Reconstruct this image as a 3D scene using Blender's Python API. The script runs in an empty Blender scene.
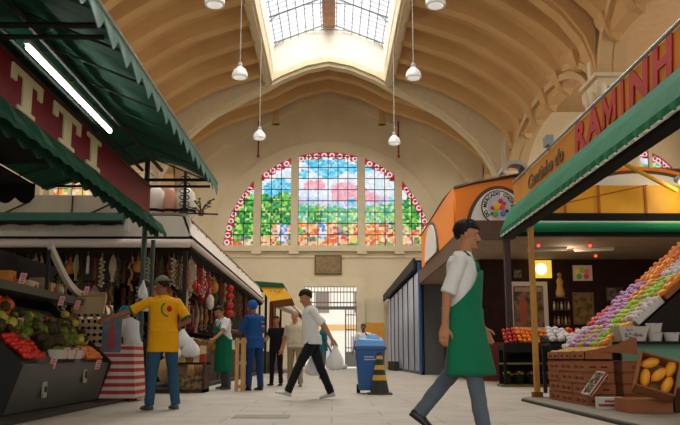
import bpy, bmesh, math, random
from mathutils import Vector, Matrix, Euler
random.seed(7)
PI = math.pi
scn = bpy.context.scene
COL = scn.collection
XC = -0.2                      # x of the hall's long axis

# ------------------------------------------------------------------ camera
F_PX = 810.0
pitch = math.atan(145.5 / F_PX)
yaw = math.atan(8.0 / F_PX)
cam_d = bpy.data.cameras.new('camera')
cam_d.sensor_fit = 'HORIZONTAL'
cam_d.sensor_width = 36.0
cam_d.lens = 36.0 * F_PX / 680.0
cam_d.clip_start = 0.1
cam_d.clip_end = 400
cam = bpy.data.objects.new('camera', cam_d)
COL.objects.link(cam)
cam.location = (0, 0, 0.62)
cam.rotation_euler = (PI / 2 + pitch, 0, -yaw)
scn.camera = cam

# ------------------------------------------------------------------ world, lights, exposure
world = bpy.data.worlds.new('daylight')
scn.world = world
world.use_nodes = True
bg = world.node_tree.nodes['Background']
bg.inputs['Color'].default_value = (0.90, 0.95, 1.0, 1)
bg.inputs['Strength'].default_value = 1.7
scn.view_settings.view_transform = 'Standard'
scn.view_settings.look = 'None'
scn.view_settings.gamma = 1.0
scn.view_settings.exposure = 0.0
scn.view_settings.use_curve_mapping = False
scn.cycles.use_denoising = True
scn.cycles.max_bounces = 8
scn.cycles.diffuse_bounces = 5
scn.cycles.sample_clamp_indirect = 6.0


def area_light(name, loc, rot, sx, sy, watts, color=(1, 1, 1)):
    d = bpy.data.lights.new(name, 'AREA')
    d.shape = 'RECTANGLE'
    d.size, d.size_y = sx, sy
    d.energy = watts
    d.color = color
    o = bpy.data.objects.new(name, d)
    COL.objects.link(o)
    o.location = loc
    o.rotation_euler = rot
    return o


# daylight above the roof lantern; added fill lamps at the hall front and aisles
area_light('daylight_above_roof_lantern', (XC, 27, 21.5), (0, 0, 0), 6.0, 34, 9300, (1.0, 0.98, 0.95))
area_light('added_fill_hall_front', (XC, -9.3, 6.5), (math.radians(90), 0, 0), 16, 7, 260, (1.0, 0.95, 0.88))
area_light('added_fill_aisle_west', (-23.3, 30, 8.5), (0, math.radians(-90), 0), 7, 34, 2700, (1.0, 0.93, 0.84))
area_light('added_fill_aisle_east', (23.3, 30, 8.5), (0, math.radians(90), 0), 7, 34, 2700, (1.0, 0.93, 0.84))

# ------------------------------------------------------------------ materials
MATS = {}


def lin(c):
    if isinstance(c, str):
        c = [int(c[i:i + 2], 16) / 255 for i in (0, 2, 4)]
    return tuple(((v / 12.92) if v <= 0.04045 else ((v + 0.055) / 1.055) ** 2.4) for v in c) + (1,)


def M(name, hexcol='808080', rough=0.6, metal=0.0, var=0.0, vscale=3.0, bump=0.0, bscale=40.0, hex2=None, emis=0.0, alpha=1.0, trans=0.0, coat=0.0, sheen=0.0):
    if name in MATS:
        return MATS[name]
    m = bpy.data.materials.new(name)
    m.use_nodes = True
    nt = m.node_tree
    b = nt.nodes['Principled BSDF']
    c = lin(hexcol)
    b.inputs['Base Color'].default_value = c
    b.inputs['Roughness'].default_value = rough
    if rough >= 0.55 or 'canvas' in name or 'board' in name:
        b.inputs['Specular IOR Level'].default_value = 0.2
    b.inputs['Metallic'].default_value = metal
    if coat:
        b.inputs['Coat Weight'].default_value = coat
    if sheen:
        b.inputs['Sheen Weight'].default_value = sheen
    if alpha < 1:
        b.inputs['Alpha'].default_value = alpha
    if trans:
        b.inputs['Transmission Weight'].default_value = trans
    if emis:
        b.inputs['Emission Color'].default_value = c
        b.inputs['Emission Strength'].default_value = emis
    if var or hex2 or bump:
        tc = nt.nodes.new('ShaderNodeTexCoord')
    if var or hex2:
        n = nt.nodes.new('ShaderNodeTexNoise')
        n.inputs['Scale'].default_value = vscale
        n.inputs['Detail'].default_value = 5
        nt.links.new(tc.outputs['Object'], n.inputs['Vector'])
        r = nt.nodes.new('ShaderNodeValToRGB')
        if hex2:
            a, z = c, lin(hex2)
            r.color_ramp.elements[0].position = 0.42
            r.color_ramp.elements[1].position = 0.6
        else:
            a = tuple(v * (1 - var) for v in c[:3]) + (1,)
            z = tuple(min(1, v * (1 + var)) for v in c[:3]) + (1,)
            r.color_ramp.elements[0].position = 0.3
            r.color_ramp.elements[1].position = 0.7
        r.color_ramp.elements[0].color = a
        r.color_ramp.elements[1].color = z
        nt.links.new(n.outputs['Fac'], r.inputs['Fac'])
        nt.links.new(r.outputs['Color'], b.inputs['Base Color'])
    if bump:
        n2 = nt.nodes.new('ShaderNodeTexNoise')
        n2.inputs['Scale'].default_value = bscale
        nt.links.new(tc.outputs['Object'], n2.inputs['Vector'])
        bp = nt.nodes.new('ShaderNodeBump')
        bp.inputs['Strength'].default_value = bump
        bp.inputs['Distance'].default_value = 0.02
        nt.links.new(n2.outputs['Fac'], bp.inputs['Height'])
        nt.links.new(bp.outputs['Normal'], b.inputs['Normal'])
    MATS[name] = m
    return m


# ------------------------------------------------------------------ mesh helpers
class MB:
    """collects shapes that become one mesh object"""
    def __init__(s):
        s.v = []
        s.f = []
        s.mi = []
        s.cur = 0

    def quad(s, *p):
        n = len(s.v)
        s.v += [tuple(q) for q in p]
        s.f.append(tuple(range(n, n + len(p))))
        s.mi.append(s.cur)
        return s

    def box(s, x0, x1, y0, y1, z0, z1):
        n = len(s.v)
        s.v += [(x0, y0, z0), (x1, y0, z0), (x1, y1, z0), (x0, y1, z0), (x0, y0, z1), (x1, y0, z1), (x1, y1, z1), (x0, y1, z1)]
        for f in ((0, 3, 2, 1), (4, 5, 6, 7), (0, 1, 5, 4), (1, 2, 6, 5), (2, 3, 7, 6), (3, 0, 4, 7)):
            s.f.append(tuple(n + i for i in f))
            s.mi.append(s.cur)
        return s

    def obox(s, mat, sx, sy, sz):
        """box centred on matrix origin"""
        n = len(s.v)
        for z in (-sz / 2, sz / 2):
            for x, y in ((-sx / 2, -sy / 2), (sx / 2, -sy / 2), (sx / 2, sy / 2), (-sx / 2, sy / 2)):
                s.v.append(tuple(mat @ Vector((x, y, z))))
        for f in ((0, 3, 2, 1), (4, 5, 6, 7), (0, 1, 5, 4), (1, 2, 6, 5), (2, 3, 7, 6), (3, 0, 4, 7)):
            s.f.append(tuple(n + i for i in f))
            s.mi.append(s.cur)
        return s

    def loft(s, rings, cap=True, closed=True):
        n = len(s.v)
        k = len(rings[0])
        for r in rings:
            s.v += [tuple(p) for p in r]
        for i in range(len(rings) - 1):
            for j in range(k if closed else k - 1):
                a = n + i * k + j
                b = n + i * k + (j + 1) % k
                s.f.append((a, b, b + k, a + k))
                s.mi.append(s.cur)
        if cap and closed:
            s.f.append(tuple(n + j for j in range(k))[::-1])
            s.mi.append(s.cur)
            s.f.append(tuple(n + (len(rings) - 1) * k + j for j in range(k)))
            s.mi.append(s.cur)
        return s

    def tube(s, pts, r, seg=8, flat=1.0, up=None):
        """round tube along points; r a number or a list"""
        P = [Vector(p) for p in pts]
        R = r if isinstance(r, (list, tuple)) else [r] * len(P)
        rings = []
        ref = Vector(up) if up else None
        for i, p in enumerate(P):
            d = (P[min(i + 1, len(P) - 1)] - P[max(i - 1, 0)]).normalized()
            if ref is None or abs(d.dot(ref)) > 0.97:
                ref = Vector((0, 0, 1)) if abs(d.z) < 0.9 else Vector((1, 0, 0))
            a = d.cross(ref).normalized()
            b = a.cross(d).normalized()
            rings.append([p + a * (math.cos(2 * PI * k / seg) * R[i]) + b * (math.sin(2 * PI * k / seg) * R[i] * flat) for k in range(seg)])
        return s.loft(rings)

    def cap_tube(s, p0, r0, p1, r1, seg=10, n=3, flat=1.0, up=None):
        """tapered capsule with round ends"""
        p0, p1 = Vector(p0), Vector(p1)
        d = (p1 - p0).normalized()
        pts, rr = [], []
        for i in range(n):
            a = (i + 0.3) / n * PI / 2
            pts.append(p0 - d * r0 * math.cos(a))
            rr.append(r0 * math.sin(a))
        pts += [p0, p1]
        rr += [r0, r1]
        for i in range(n):
            a = PI / 2 - (i + 0.7) / n * PI / 2
            pts.append(p1 + d * r1 * math.cos(a))
            rr.append(r1 * math.sin(a))
        return s.tube(pts, rr, seg, flat, up)

    def ball(s, c, rx, ry=None, rz=None, seg=12, rings=8, mat=None, fn=None):
        ry = rx if ry is None else ry
        rz = rx if rz is None else rz
        c = Vector(c)
        R = []
        for i in range(rings + 1):
            a = PI * (i + (0.02 if i == 0 else -0.02 if i == rings else 0)) / rings
            row = []
            for k in range(seg):
                t = 2 * PI * k / seg
                d = Vector((math.sin(a) * math.cos(t), math.sin(a) * math.sin(t), -math.cos(a)))
                q = Vector((d.x * rx, d.y * ry, d.z * rz))
                if fn:
                    q = q * fn(d)
                if mat is not None:
                    q = mat @ q
                row.append(c + q)
            R.append(row)
        return s.loft(R)

    def lathe(s, c, prof, seg=16, mat=None):
        c = Vector(c)
        R = []
        for r, z in prof:
            row = []
            for k in range(seg):
                q = Vector((r * math.cos(2 * PI * k / seg), r * math.sin(2 * PI * k / seg), z))
                if mat is not None:
                    q = mat @ q
                row.append(c + q)
            R.append(row)
        return s.loft(R)

    def build(s, name, mats, parent=None, smooth=False, bevel=0.0):
        me = bpy.data.meshes.new(name)
        me.from_pydata(s.v, [], s.f)
        mats = mats if isinstance(mats, (list, tuple)) else [mats]
        for m in mats:
            me.materials.append(m)
        if len(mats) > 1:
            me.polygons.foreach_set('material_index', s.mi)
        if smooth:
            me.polygons.foreach_set('use_smooth', [True] * len(me.polygons))
        me.validate()
        me.update()
        bm = bmesh.new()
        bm.from_mesh(me)
        bmesh.ops.recalc_face_normals(bm, faces=bm.faces)
        bm.to_mesh(me)
        bm.free()
        o = bpy.data.objects.new(name, me)
        COL.objects.link(o)
        if parent is not None:
            o.parent = parent
        if bevel:
            b = o.modifiers.new('bevel', 'BEVEL')
            b.width = bevel
            b.segments = 2
            b.limit_method = 'ANGLE'
        return o


def tag(o, label=None, cat=None, group=None, kind=None):
    if label:
        o['label'] = label
    if cat:
        o['category'] = cat
    if group:
        o['group'] = group
    if kind:
        o['kind'] = kind
    return o


def empty(name, loc=(0, 0, 0), rz=0.0, label=None, cat=None, group=None):
    o = bpy.data.objects.new(name, None)
    COL.objects.link(o)
    o.location = loc
    o.rotation_euler = (0, 0, rz)
    o.empty_display_size = 0.2
    return tag(o, label, cat, group)


def struct(o):
    o['kind'] = 'structure'
    return o


def dup(src, loc=None, rot=None, label=None, group=None, scale=None):
    r = src.copy()
    COL.objects.link(r)
    if loc is not None:
        r.location = loc
    if rot is not None:
        r.rotation_euler = rot
    if scale is not None:
        r.scale = scale if isinstance(scale, (tuple, list, Vector)) else (scale,) * 3
    if label:
        r['label'] = label
    if group:
        r['group'] = group
    for ch in list(src.children):
        c = ch.copy()
        COL.objects.link(c)
        c.parent = r
        for g in list(ch.children):
            d = g.copy()
            COL.objects.link(d)
            d.parent = c
    return r


def curve_mesh(cu):
    t = bpy.data.objects.new('outline', cu)
    COL.objects.link(t)
    dg = bpy.context.evaluated_depsgraph_get()
    me = bpy.data.meshes.new_from_object(t.evaluated_get(dg))
    bpy.data.objects.remove(t)
    bpy.data.curves.remove(cu)
    return me


def plate(name, loops, thick, mat, matrix, parent=None):
    """a flat plate with holes: loops in the plane's own x, y; matrix places it"""
    cu = bpy.data.curves.new(name, 'CURVE')
    cu.dimensions = '2D'
    cu.fill_mode = 'BOTH'
    cu.extrude = thick / 2
    for lp in loops:
        sp = cu.splines.new('POLY')
        sp.points.add(len(lp) - 1)
        for i, (x, y) in enumerate(lp):
            sp.points[i].co = (x, y, 0, 1)
        sp.use_cyclic_u = True
    me = curve_mesh(cu)
    me.name = name
    me.transform(matrix)
    me.materials.clear()
    me.materials.append(mat)
    o = bpy.data.objects.new(name, me)
    COL.objects.link(o)
    if parent is not None:
        o.parent = parent
    return o


def words(name, text, size, thick, mat, matrix, parent=None, align='LEFT', xs=1.0, shear=0.0, bold=0.0):
    cu = bpy.data.curves.new(name, 'FONT')
    cu.body = text
    cu.size = size
    cu.extrude = thick
    cu.offset = bold
    cu.align_x = align
    cu.shear = shear
    me = curve_mesh(cu)
    me.name = name
    me.transform(matrix @ Matrix.Diagonal((xs, 1, 1, 1)))
    me.materials.clear()
    me.materials.append(mat)
    o = bpy.data.objects.new(name, me)
    COL.objects.link(o)
    if parent is not None:
        o.parent = parent
    return o


def frame(origin, xdir, ydir):
    x = Vector(xdir).normalized()
    y = Vector(ydir).normalized()
    z = x.cross(y)
    return Matrix(((x.x, y.x, z.x, origin[0]), (x.y, y.y, z.y, origin[1]), (x.z, y.z, z.z, origin[2]), (0, 0, 0, 1)))


FRONT = lambda x, y, z: frame((x, y, z), (1, 0, 0), (0, 0, 1))       # faces -Y, reads left to right
ONLEFT = lambda x, y, z: frame((x, y, z), (0, 1, 0), (0, 0, 1))      # faces +X, for things on the left side
ONRIGHT = lambda x, y, z: frame((x, y, z), (0, -1, 0), (0, 0, 1))    # faces -X, for things on the right side


def interp(prof, x):
    if x <= prof[0][0]:
        return prof[0][1]
    for (a, b), (c, d) in zip(prof, prof[1:]):
        if x <= c:
            return b + (d - b) * (x - a) / (c - a)
    return prof[-1][1]

# ================================================================== THE HALL
m_wall = M('cream_plaster', 'd6c7a6', 0.9, var=0.06, vscale=0.6)
m_ceil = M('tan_vault_plaster', 'c9a26e', 0.9, var=0.08, vscale=0.5)
m_trim = M('pale_trim_plaster', 'd8c9a8', 0.85, var=0.05)
m_white = M('white_lantern_plaster', 'd9d2c4', 0.9)
m_steel = M('lantern_steel', '8f9296', 0.5, 0.3)

# ---- floor
m_floor = bpy.data.materials.new('worn_stone_floor')
m_floor.use_nodes = True
nt = m_floor.node_tree
b = nt.nodes['Principled BSDF']
b.inputs['Roughness'].default_value = 0.55
tc = nt.nodes.new('ShaderNodeTexCoord')
br = nt.nodes.new('ShaderNodeTexBrick')
br.offset = 0.5
br.inputs['Scale'].default_value = 1.0
br.inputs['Brick Width'].default_value = 1.1
br.inputs['Row Height'].default_value = 0.9
br.inputs['Mortar Size'].default_value = 0.012
br.inputs['Color1'].default_value = lin('b4ab9b')
br.inputs['Color2'].default_value = lin('ada494')
br.inputs['Mortar'].default_value = lin('978e80')
nt.links.new(tc.outputs['Object'], br.inputs['Vector'])
nz = nt.nodes.new('ShaderNodeTexNoise')
nz.inputs['Scale'].default_value = 1.3
nz.inputs['Detail'].default_value = 8
nz.inputs['Roughness'].default_value = 0.65
nt.links.new(tc.outputs['Object'], nz.inputs['Vector'])
rp = nt.nodes.new('ShaderNodeValToRGB')
rp.color_ramp.elements[0].position = 0.3
rp.color_ramp.elements[0].color = (0.74, 0.72, 0.69, 1)
rp.color_ramp.elements[1].position = 0.65
rp.color_ramp.elements[1].color = (1, 1, 1, 1)
nt.links.new(nz.outputs['Fac'], rp.inputs['Fac'])
mx = nt.nodes.new('ShaderNodeMix')
mx.data_type = 'RGBA'
mx.blend_type = 'MULTIPLY'
mx.inputs[0].default_value = 1.0
nt.links.new(br.outputs['Color'], mx.inputs[6])
nt.links.new(rp.outputs['Color'], mx.inputs[7])
nt.links.new(mx.outputs[2], b.inputs['Base Color'])
o = MB().box(-24.5, 24.5, -10, 50.2, -0.2, 0).build('floor', m_floor)
struct(o)

# ---- vault soffit and ribs.  Profiles: distance from the hall axis -> height of the underside
RIB = [(3.3, 15.5), (4.6, 15.12), (6.1, 14.6), (7.0, 14.12), (7.8, 13.6), (8.5, 13.1), (9.1, 12.55), (9.5, 12.05), (9.75, 11.5)]
ARCH = [(0, 16.5), (1.2, 16.25), (2.6, 15.65), (3.5, 15.1), (4.4, 14.65), (5.35, 14.15), (6.2, 13.65), (7.0, 13.0), (7.8, 12.25), (8.5, 11.35), (9.0, 10.4), (9.3, 9.4), (9.4, 8.6)]
NEAR = [(3.4, 15.3), (5.0, 14.85), (6.4, 14.2), (7.55, 13.4), (8.4, 12.65), (9.1, 11.7), (9.38, 10.95), (9.5, 10.2)]
END = [(0, 16.7), (2.0, 16.1), (3.9, 15.2), (5.2, 14.5), (6.4, 13.9), (7.6, 12.9), (8.4, 12.0), (9.0, 11.0), (9.4, 9.8), (9.6, 8.5)]


def sweep(mb, prof, half, side, y0, y1, dz=0.0):
    """band between profile(+dz) and profile+half thickness, from y0 to y1"""
    rings = []
    for x, z in prof:
        X = XC + side * x
        rings.append([(X, y0, z + dz), (X, y1, z + dz), (X, y1, z + dz + half), (X, y0, z + dz + half)])
    mb.loft(rings)


mb = MB()
for sd in (-1, 1):
    sweep(mb, RIB, 0.2, sd, -10, 50, 0.7)
sweep(mb, [(0, 16.75), (1.8, 16.3), (3.3, 15.5)], 0.2, 1, 43.4, 50, 0.7)
sweep(mb, [(0, 16.75), (1.8, 16.3), (3.3, 15.5)], 0.2, -1, 43.4, 50, 0.7)
struct(mb.build('ceiling', m_ceil))


def rib(y, side, full=False, kk=[0]):
    """rounded concrete rib hanging below the soffit, wavelike in section"""
    mb = MB()
    prof = RIB if not full else [(0, 16.75), (1.8, 16.3)] + RIB
    rings = []
    nprof = len(prof)
    for i, (x, z) in enumerate(prof):
        X = XC + side * x
        ring = []
        for yy, dz in ((-0.7, 0.7), (-0.52, 0.62), (-0.42, 0.45), (-0.36, 0.18), (-0.3, 0.04), (-0.16, 0.0), (0.16, 0.0), (0.3, 0.04), (0.36, 0.18), (0.42, 0.45), (0.52, 0.62), (0.7, 0.7)):
            ring.append((X, y + yy, z + dz))
        ring.append((X, y + 0.62, z + 0.8))
        ring.append((X, y - 0.62, z + 0.8))
        rings.append(ring)
    mb.loft(rings)
    o = mb.build('ceiling_rib', m_ceil, smooth=False)
    for p in o.data.polygons:
        p.use_smooth = True
    e = o.modifiers.new('edges', 'EDGE_SPLIT')
    struct(o)


for b0 in (-2.5, 12.5, 27.5):
    for i in range(6):
        for sd in (-1, 1):
            rib(b0 + 2.3 * (i + 1) + 0.02, sd)
for y in (45.2, 47.5):
    for sd in (-1, 1):
        rib(y, sd, True)

# ---- transverse arches on the piers, the lantern opening's end beam
for y, full in ((42.9, True), (27.5, False), (12.5, False), (-2.5, False)):
    prof = ARCH if full else NEAR
    mb = MB()
    for sd in (-1, 1):
        rings = []
        for x, z in prof:
            X = XC + sd * x
            top = max(z + 0.6, interp(RIB, x) + 0.6) if x > 3.4 else z + 0.5
            rings.append([(X, y - 0.5, z + 0.2), (X, y - 0.3, z + 0.2), (X, y - 0.3, z), (X, y + 0.3, z), (X, y + 0.3, z + 0.2), (X, y + 0.5, z + 0.2), (X, y + 0.5, top), (X, y - 0.5, top)])
        mb.loft(rings)
    struct(mb.build('ceiling_arch', m_trim if full else m_ceil))
# wall arch at the end
mb = MB()
for sd in (-1, 1):
    rings = []
    for x, z in END:
        X = XC + sd * x
        rings.append([(X, 49.3, z), (X, 50, z), (X, 50, z + 4.0), (X, 49.3, z + 4.0)])
    mb.loft(rings)
struct(mb.build('ceiling_end_arch', m_wall))

# ---- edge beams of the lantern with stepped mouldings, and lantern side walls
for sd, nm in ((-1, 'west'), (1, 'east')):
    x0 = XC + sd * 3.08
    mb = MB()
    a, c = sorted((x0, x0 + sd * 0.5))
    mb.box(a, c, -10, 43.2, 15.45, 17.0)
    a, c = sorted((x0 + sd * 0.12, x0 + sd * 0.38))
    mb.box(a, c, -10, 43.2, 15.3, 15.5)
    struct(mb.build('trim_lantern_beam_' + nm, m_trim))
    a, c = sorted((x0 - sd * 0.02, x0 + sd * 0.22))
    struct(MB().box(a, c, -10, 43.4, 16.4, 17.8).build('wall_lantern_' + nm, m_white))
    # hanging stub bracket beyond the arch
    a, c = sorted((x0 + sd * 0.05, x0 + sd * 0.4))
    mb = MB().box(a, c, 48.4, 48.75, 14.9, 16.6).box(a - 0.05, c + 0.05, 48.35, 48.8, 14.9, 15.2)
    struct(mb.build('trim_bracket_' + nm, m_ceil))
# lantern end wall (white, above the arch)
pts = [(-3.4, 15.5)]
for x in (-3.4, -2.6, -1.2, 0, 1.2, 2.6, 3.4):
    pts.append((x, interp(ARCH, abs(x)) + 0.15))
loop = pts[1:] + [(3.4, 17.8), (0, 19.15), (-3.4, 17.8)]
struct(plate('wall_lantern_end', [loop], 0.3, m_white, FRONT(XC, 43.25, 0)))
# ---- lantern glazing: one roof window, frames and panes
lan = empty('window_4', (0, 0, 0))
struct(lan)
m_pane = M('lantern_glass', 'e8eef2', 0.3, alpha=0.25)
m_pane.node_tree.nodes['Principled BSDF'].inputs['Specular IOR Level'].default_value = 0.2
for sd in (-1, 1):
    xa, za, xb, zb = XC + sd * 3.4, 17.8, XC, 19.15
    MB().quad((xa, -10, za), (xa, 43.2, za), (xb, 43.2, zb), (xb, -10, zb)).build('pane', m_pane, lan)
    mb = MB()
    n = 8
    for i in range(n + 1):
        t = i / n
        x, z = xa + (xb - xa) * t, za + (zb - za) * t
        mb.box(x - 0.025, x + 0.025, -10, 43.2, z - 0.05, z + 0.02)
    y = 8.0
    k = 0
    while y < 43.3:
        w = 0.07 if k % 6 == 0 else 0.022
        mb.tube([(xa, y, za - 0.03), (xb, y, zb - 0.03)], w, 4)
        y += 0.58
        k += 1
    mb.build('glazing_bar', m_steel, lan)
    for y in (22, 25.5, 29, 32.5, 36, 39.5, 43):   # light curved trusses
        t_ = MB()
        P = [(XC + sd * 3.3 * math.cos(a * PI / 2 / 8), y, 17.1 + 1.7 * math.sin(a * PI / 2 / 8)) for a in range(9)]
        t_.tube(P, 0.035, 5)
        t_.build('truss', m_steel, lan)
MB().box(XC - 0.35, XC + 0.35, -10, 43.2, 18.95, 19.2).build('ridge_beam', M('ridge_brick_red', 'a8806a', 0.8, var=0.2, vscale=2), lan)

# ---- far wall with arch window and doorway
WX = -0.26                      # window centre
WZ = 7.5


def arch_loop(cx, z0, a, bb, n=40):
    return [(cx - a, z0)] + [(cx - a * math.cos(PI * i / n), z0 + bb * math.sin(PI * i / n)) for i in range(1, n)] + [(cx + a, z0)]


DX0, DX1, DZ = -1.72, 1.52, 4.95
outer = [(-25, 0), (DX0, 0), (DX0, DZ), (DX1, DZ), (DX1, 0), (25, 0), (25, 19), (-25, 19)]
hole = arch_loop(WX, WZ, 6.55, 6.05)
AW = [(-17.6, 10.4, 3.2, 2.9), (19.2, 10.4, 3.2, 3.4)]
holes = [arch_loop(cx, z0, a, bb) for cx, z0, a, bb in AW]
struct(plate('wall_back', [outer, hole] + holes, 0.5, m_wall, FRONT(0, 50.25, 0)))
# raised arch moulding around the window, sill and mullions
ring_o = arch_loop(WX, WZ - 0.3, 7.35, 7.0)
ring_i = arch_loop(WX, WZ - 0.3, 6.5, 6.3)
struct(plate('trim_1', [ring_o + ring_i[::-1]], 0.22, m_wall, FRONT(0, 49.93, 0)))
mb = MB()
mb.box(WX - 7.6, WX + 7.6, 49.6, 50.1, 7.12, 7.32)
mb.box(WX - 7.4, WX + 7.4, 49.7, 50.1, 7.32, 7.48)
mb.box(-9.6, 9.4, 49.88, 50.05, 6.75, 6.88)
for mx_ in (-4.43, -2.1, 2.1, 4.43):
    mb.box(WX + mx_ - 0.3, WX + mx_ + 0.3, 49.62, 50.1, 6.95, 7.3)
struct(mb.build('trim_2', m_trim))
mb = MB()
for mx_ in (-4.43, -2.1, 2.1, 4.43):
    top = WZ + 6.05 * math.sqrt(1 - (abs(mx_) / 6.55) ** 2) + 0.35
    mb.box(WX + mx_ - 0.22, WX + mx_ + 0.22, 49.8, 50.4, 7.3, top)
struct(mb.build('trim_3', m_trim))
# door surround
mb = MB().box(DX0 - 0.5, DX0, 49.85, 50.05, 0, DZ + 0.5).box(DX1, DX1 + 0.5, 49.85, 50.05, 0, DZ + 0.5).box(DX0, DX1, 49.85, 50.05, DZ, DZ + 0.5)
struct(mb.build('trim_4', m_trim))
# ochre painted dado beside the door
m_ochre = M('ochre_paint', 'd79a3c', 0.7, var=0.06)
struct(MB().box(DX1 + 0.55, 3.2, 49.93, 50.02, 0, 2.75).build('wall_dado', m_ochre))

# plaque above the door
pl = empty('wall_plaque', (0, 49.9, 0), 0, 'square bronze plaque mounted on the cream wall above the gate', 'plaque')
MB().box(-1.08, 0.6, -0.04, 0.04, 5.68, 6.9).build('plaque_frame', M('bronze_dark', '6e5636', 0.5, 0.4), pl, bevel=0.02)
MB().box(-0.98, 0.5, -0.06, 0.0, 5.78, 6.8).build('plaque_plate', M('bronze_plate', '86704a', 0.5, 0.3, var=0.3, vscale=9, bump=0.6, bscale=14), pl)

# ---- stained glass (a plain generic landscape of coloured panes)
m_sg = bpy.data.materials.new('stained_glass')
m_sg.use_nodes = True
nt = m_sg.node_tree
b = nt.nodes['Principled BSDF']
ca = nt.nodes.new('ShaderNodeVertexColor')
ca.layer_name = 'glass'
b.inputs['Base Color'].default_value = (0.02, 0.02, 0.02, 1)
nt.links.new(ca.outputs['Color'], b.inputs['Emission Color'])
b.inputs['Emission Strength'].default_value = 0.93
b.inputs['Roughness'].default_value = 0.3
m_lead = M('lead_came', '2a2a30', 0.6)


def vnoise(x, y, s):
    def h(i, j):
        v = math.sin(i * 127.1 + j * 311.7 + s * 74.7) * 43758.5453
        return v - math.floor(v)
    i, j = math.floor(x), math.floor(y)
    fx, fy = x - i, y - j
    fx, fy = fx * fx * (3 - 2 * fx), fy * fy * (3 - 2 * fy)
    return (h(i, j) * (1 - fx) + h(i + 1, j) * fx) * (1 - fy) + (h(i, j + 1) * (1 - fx) + h(i + 1, j + 1) * fx) * fy


def glass_colour(x, z):
    """x from the window centre, z above the sill"""
    wob = 0.35 * (vnoise(x * 2.1, z * 2.1, 11) - 0.5)
    tree = max(0, 1 - ((x + 2.75) / 1.0) ** 2 - ((z - 2.4) / 1.3) ** 2) + max(0, 1 - ((x + 5.3) / 1.0) ** 2 - ((z - 1.7) / 2.3) ** 2)
    tree += max(0, 1 - ((x + 3.9) / 0.6) ** 2 - ((z - 1.9) / 1.7) ** 2)
    tree += max(0, 1 - ((x - 5.2) / 0.7) ** 2 - ((z - 2.0) / 1.3) ** 2) + max(0, 1 - ((x + 0.8) / 0.5) ** 2 - ((z - 2.0) / 0.7) ** 2)
    hill = 2.35 + 0.5 * vnoise(x * 0.8, 1.3, 3)
    if tree + wob > 0.28 and z > 0.6:
        return random.choice(['1f8f3c', '2fae4c', '0f6b33', '5cc04a', 'a8d850', '157a5a', 'd8e890', '78c860'])
    if z > hill:
        n = vnoise(x * 0.62 + 3, z * 0.8 + 1, 1) + 0.25 * (vnoise(x * 2, z * 2.4, 15) - 0.5)
        n2 = vnoise(x * 0.9 + 9, z * 1.3, 5)
        if n > 0.66:
            return random.choice(['45c8ee', '2fb8e6', '7ad8f4', 'a6e6f6'])
        if n2 > 0.78:
            return random.choice(['f4a4b8', 'f7c0cc'])
        if z < hill + 0.5:
            return random.choice(['c7b4e4', 'e3d8f4', '9adfe8', 'f0eef8'])
        return random.choice(['f4f8ff', 'eaf2fc', 'e2ecf8', 'ffffff', 'd4ecf6'])
    if z > 1.5:
        return random.choice(['4dbb8c', '68c99a', '9fd86f', '4eaf8c', 'cfe89a', '67c7b4', 'e4f0c0'])
    n = vnoise(x * 1.1, z * 2.2, 8)
    if (x + 2.85) ** 2 / 0.12 + (z - 1.2) ** 2 / 1.1 < 1 or (x + 0.35) ** 2 / 0.07 + (z - 1.1) ** 2 / 0.8 < 1:
        return random.choice(['f6f0f4', 'f2e2d0', 'c8d4ee', '5f94de'])
    if n > 0.6:
        return random.choice(['f08a3a', 'f6a95a', 'e8603a', 'f4c08a', 'f0d8b0'])
    if n > 0.42:
        return random.choice(['f4d25a', 'e9c39a', 'd84a3a', 'f2b8a0', 'f4e4c4'])
    return random.choice(['6ab64a', 'a4c84a', '7c4a9a', 'd88ab0', '2f8a4a', 'e8e0b0', 'c07848'])


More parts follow.
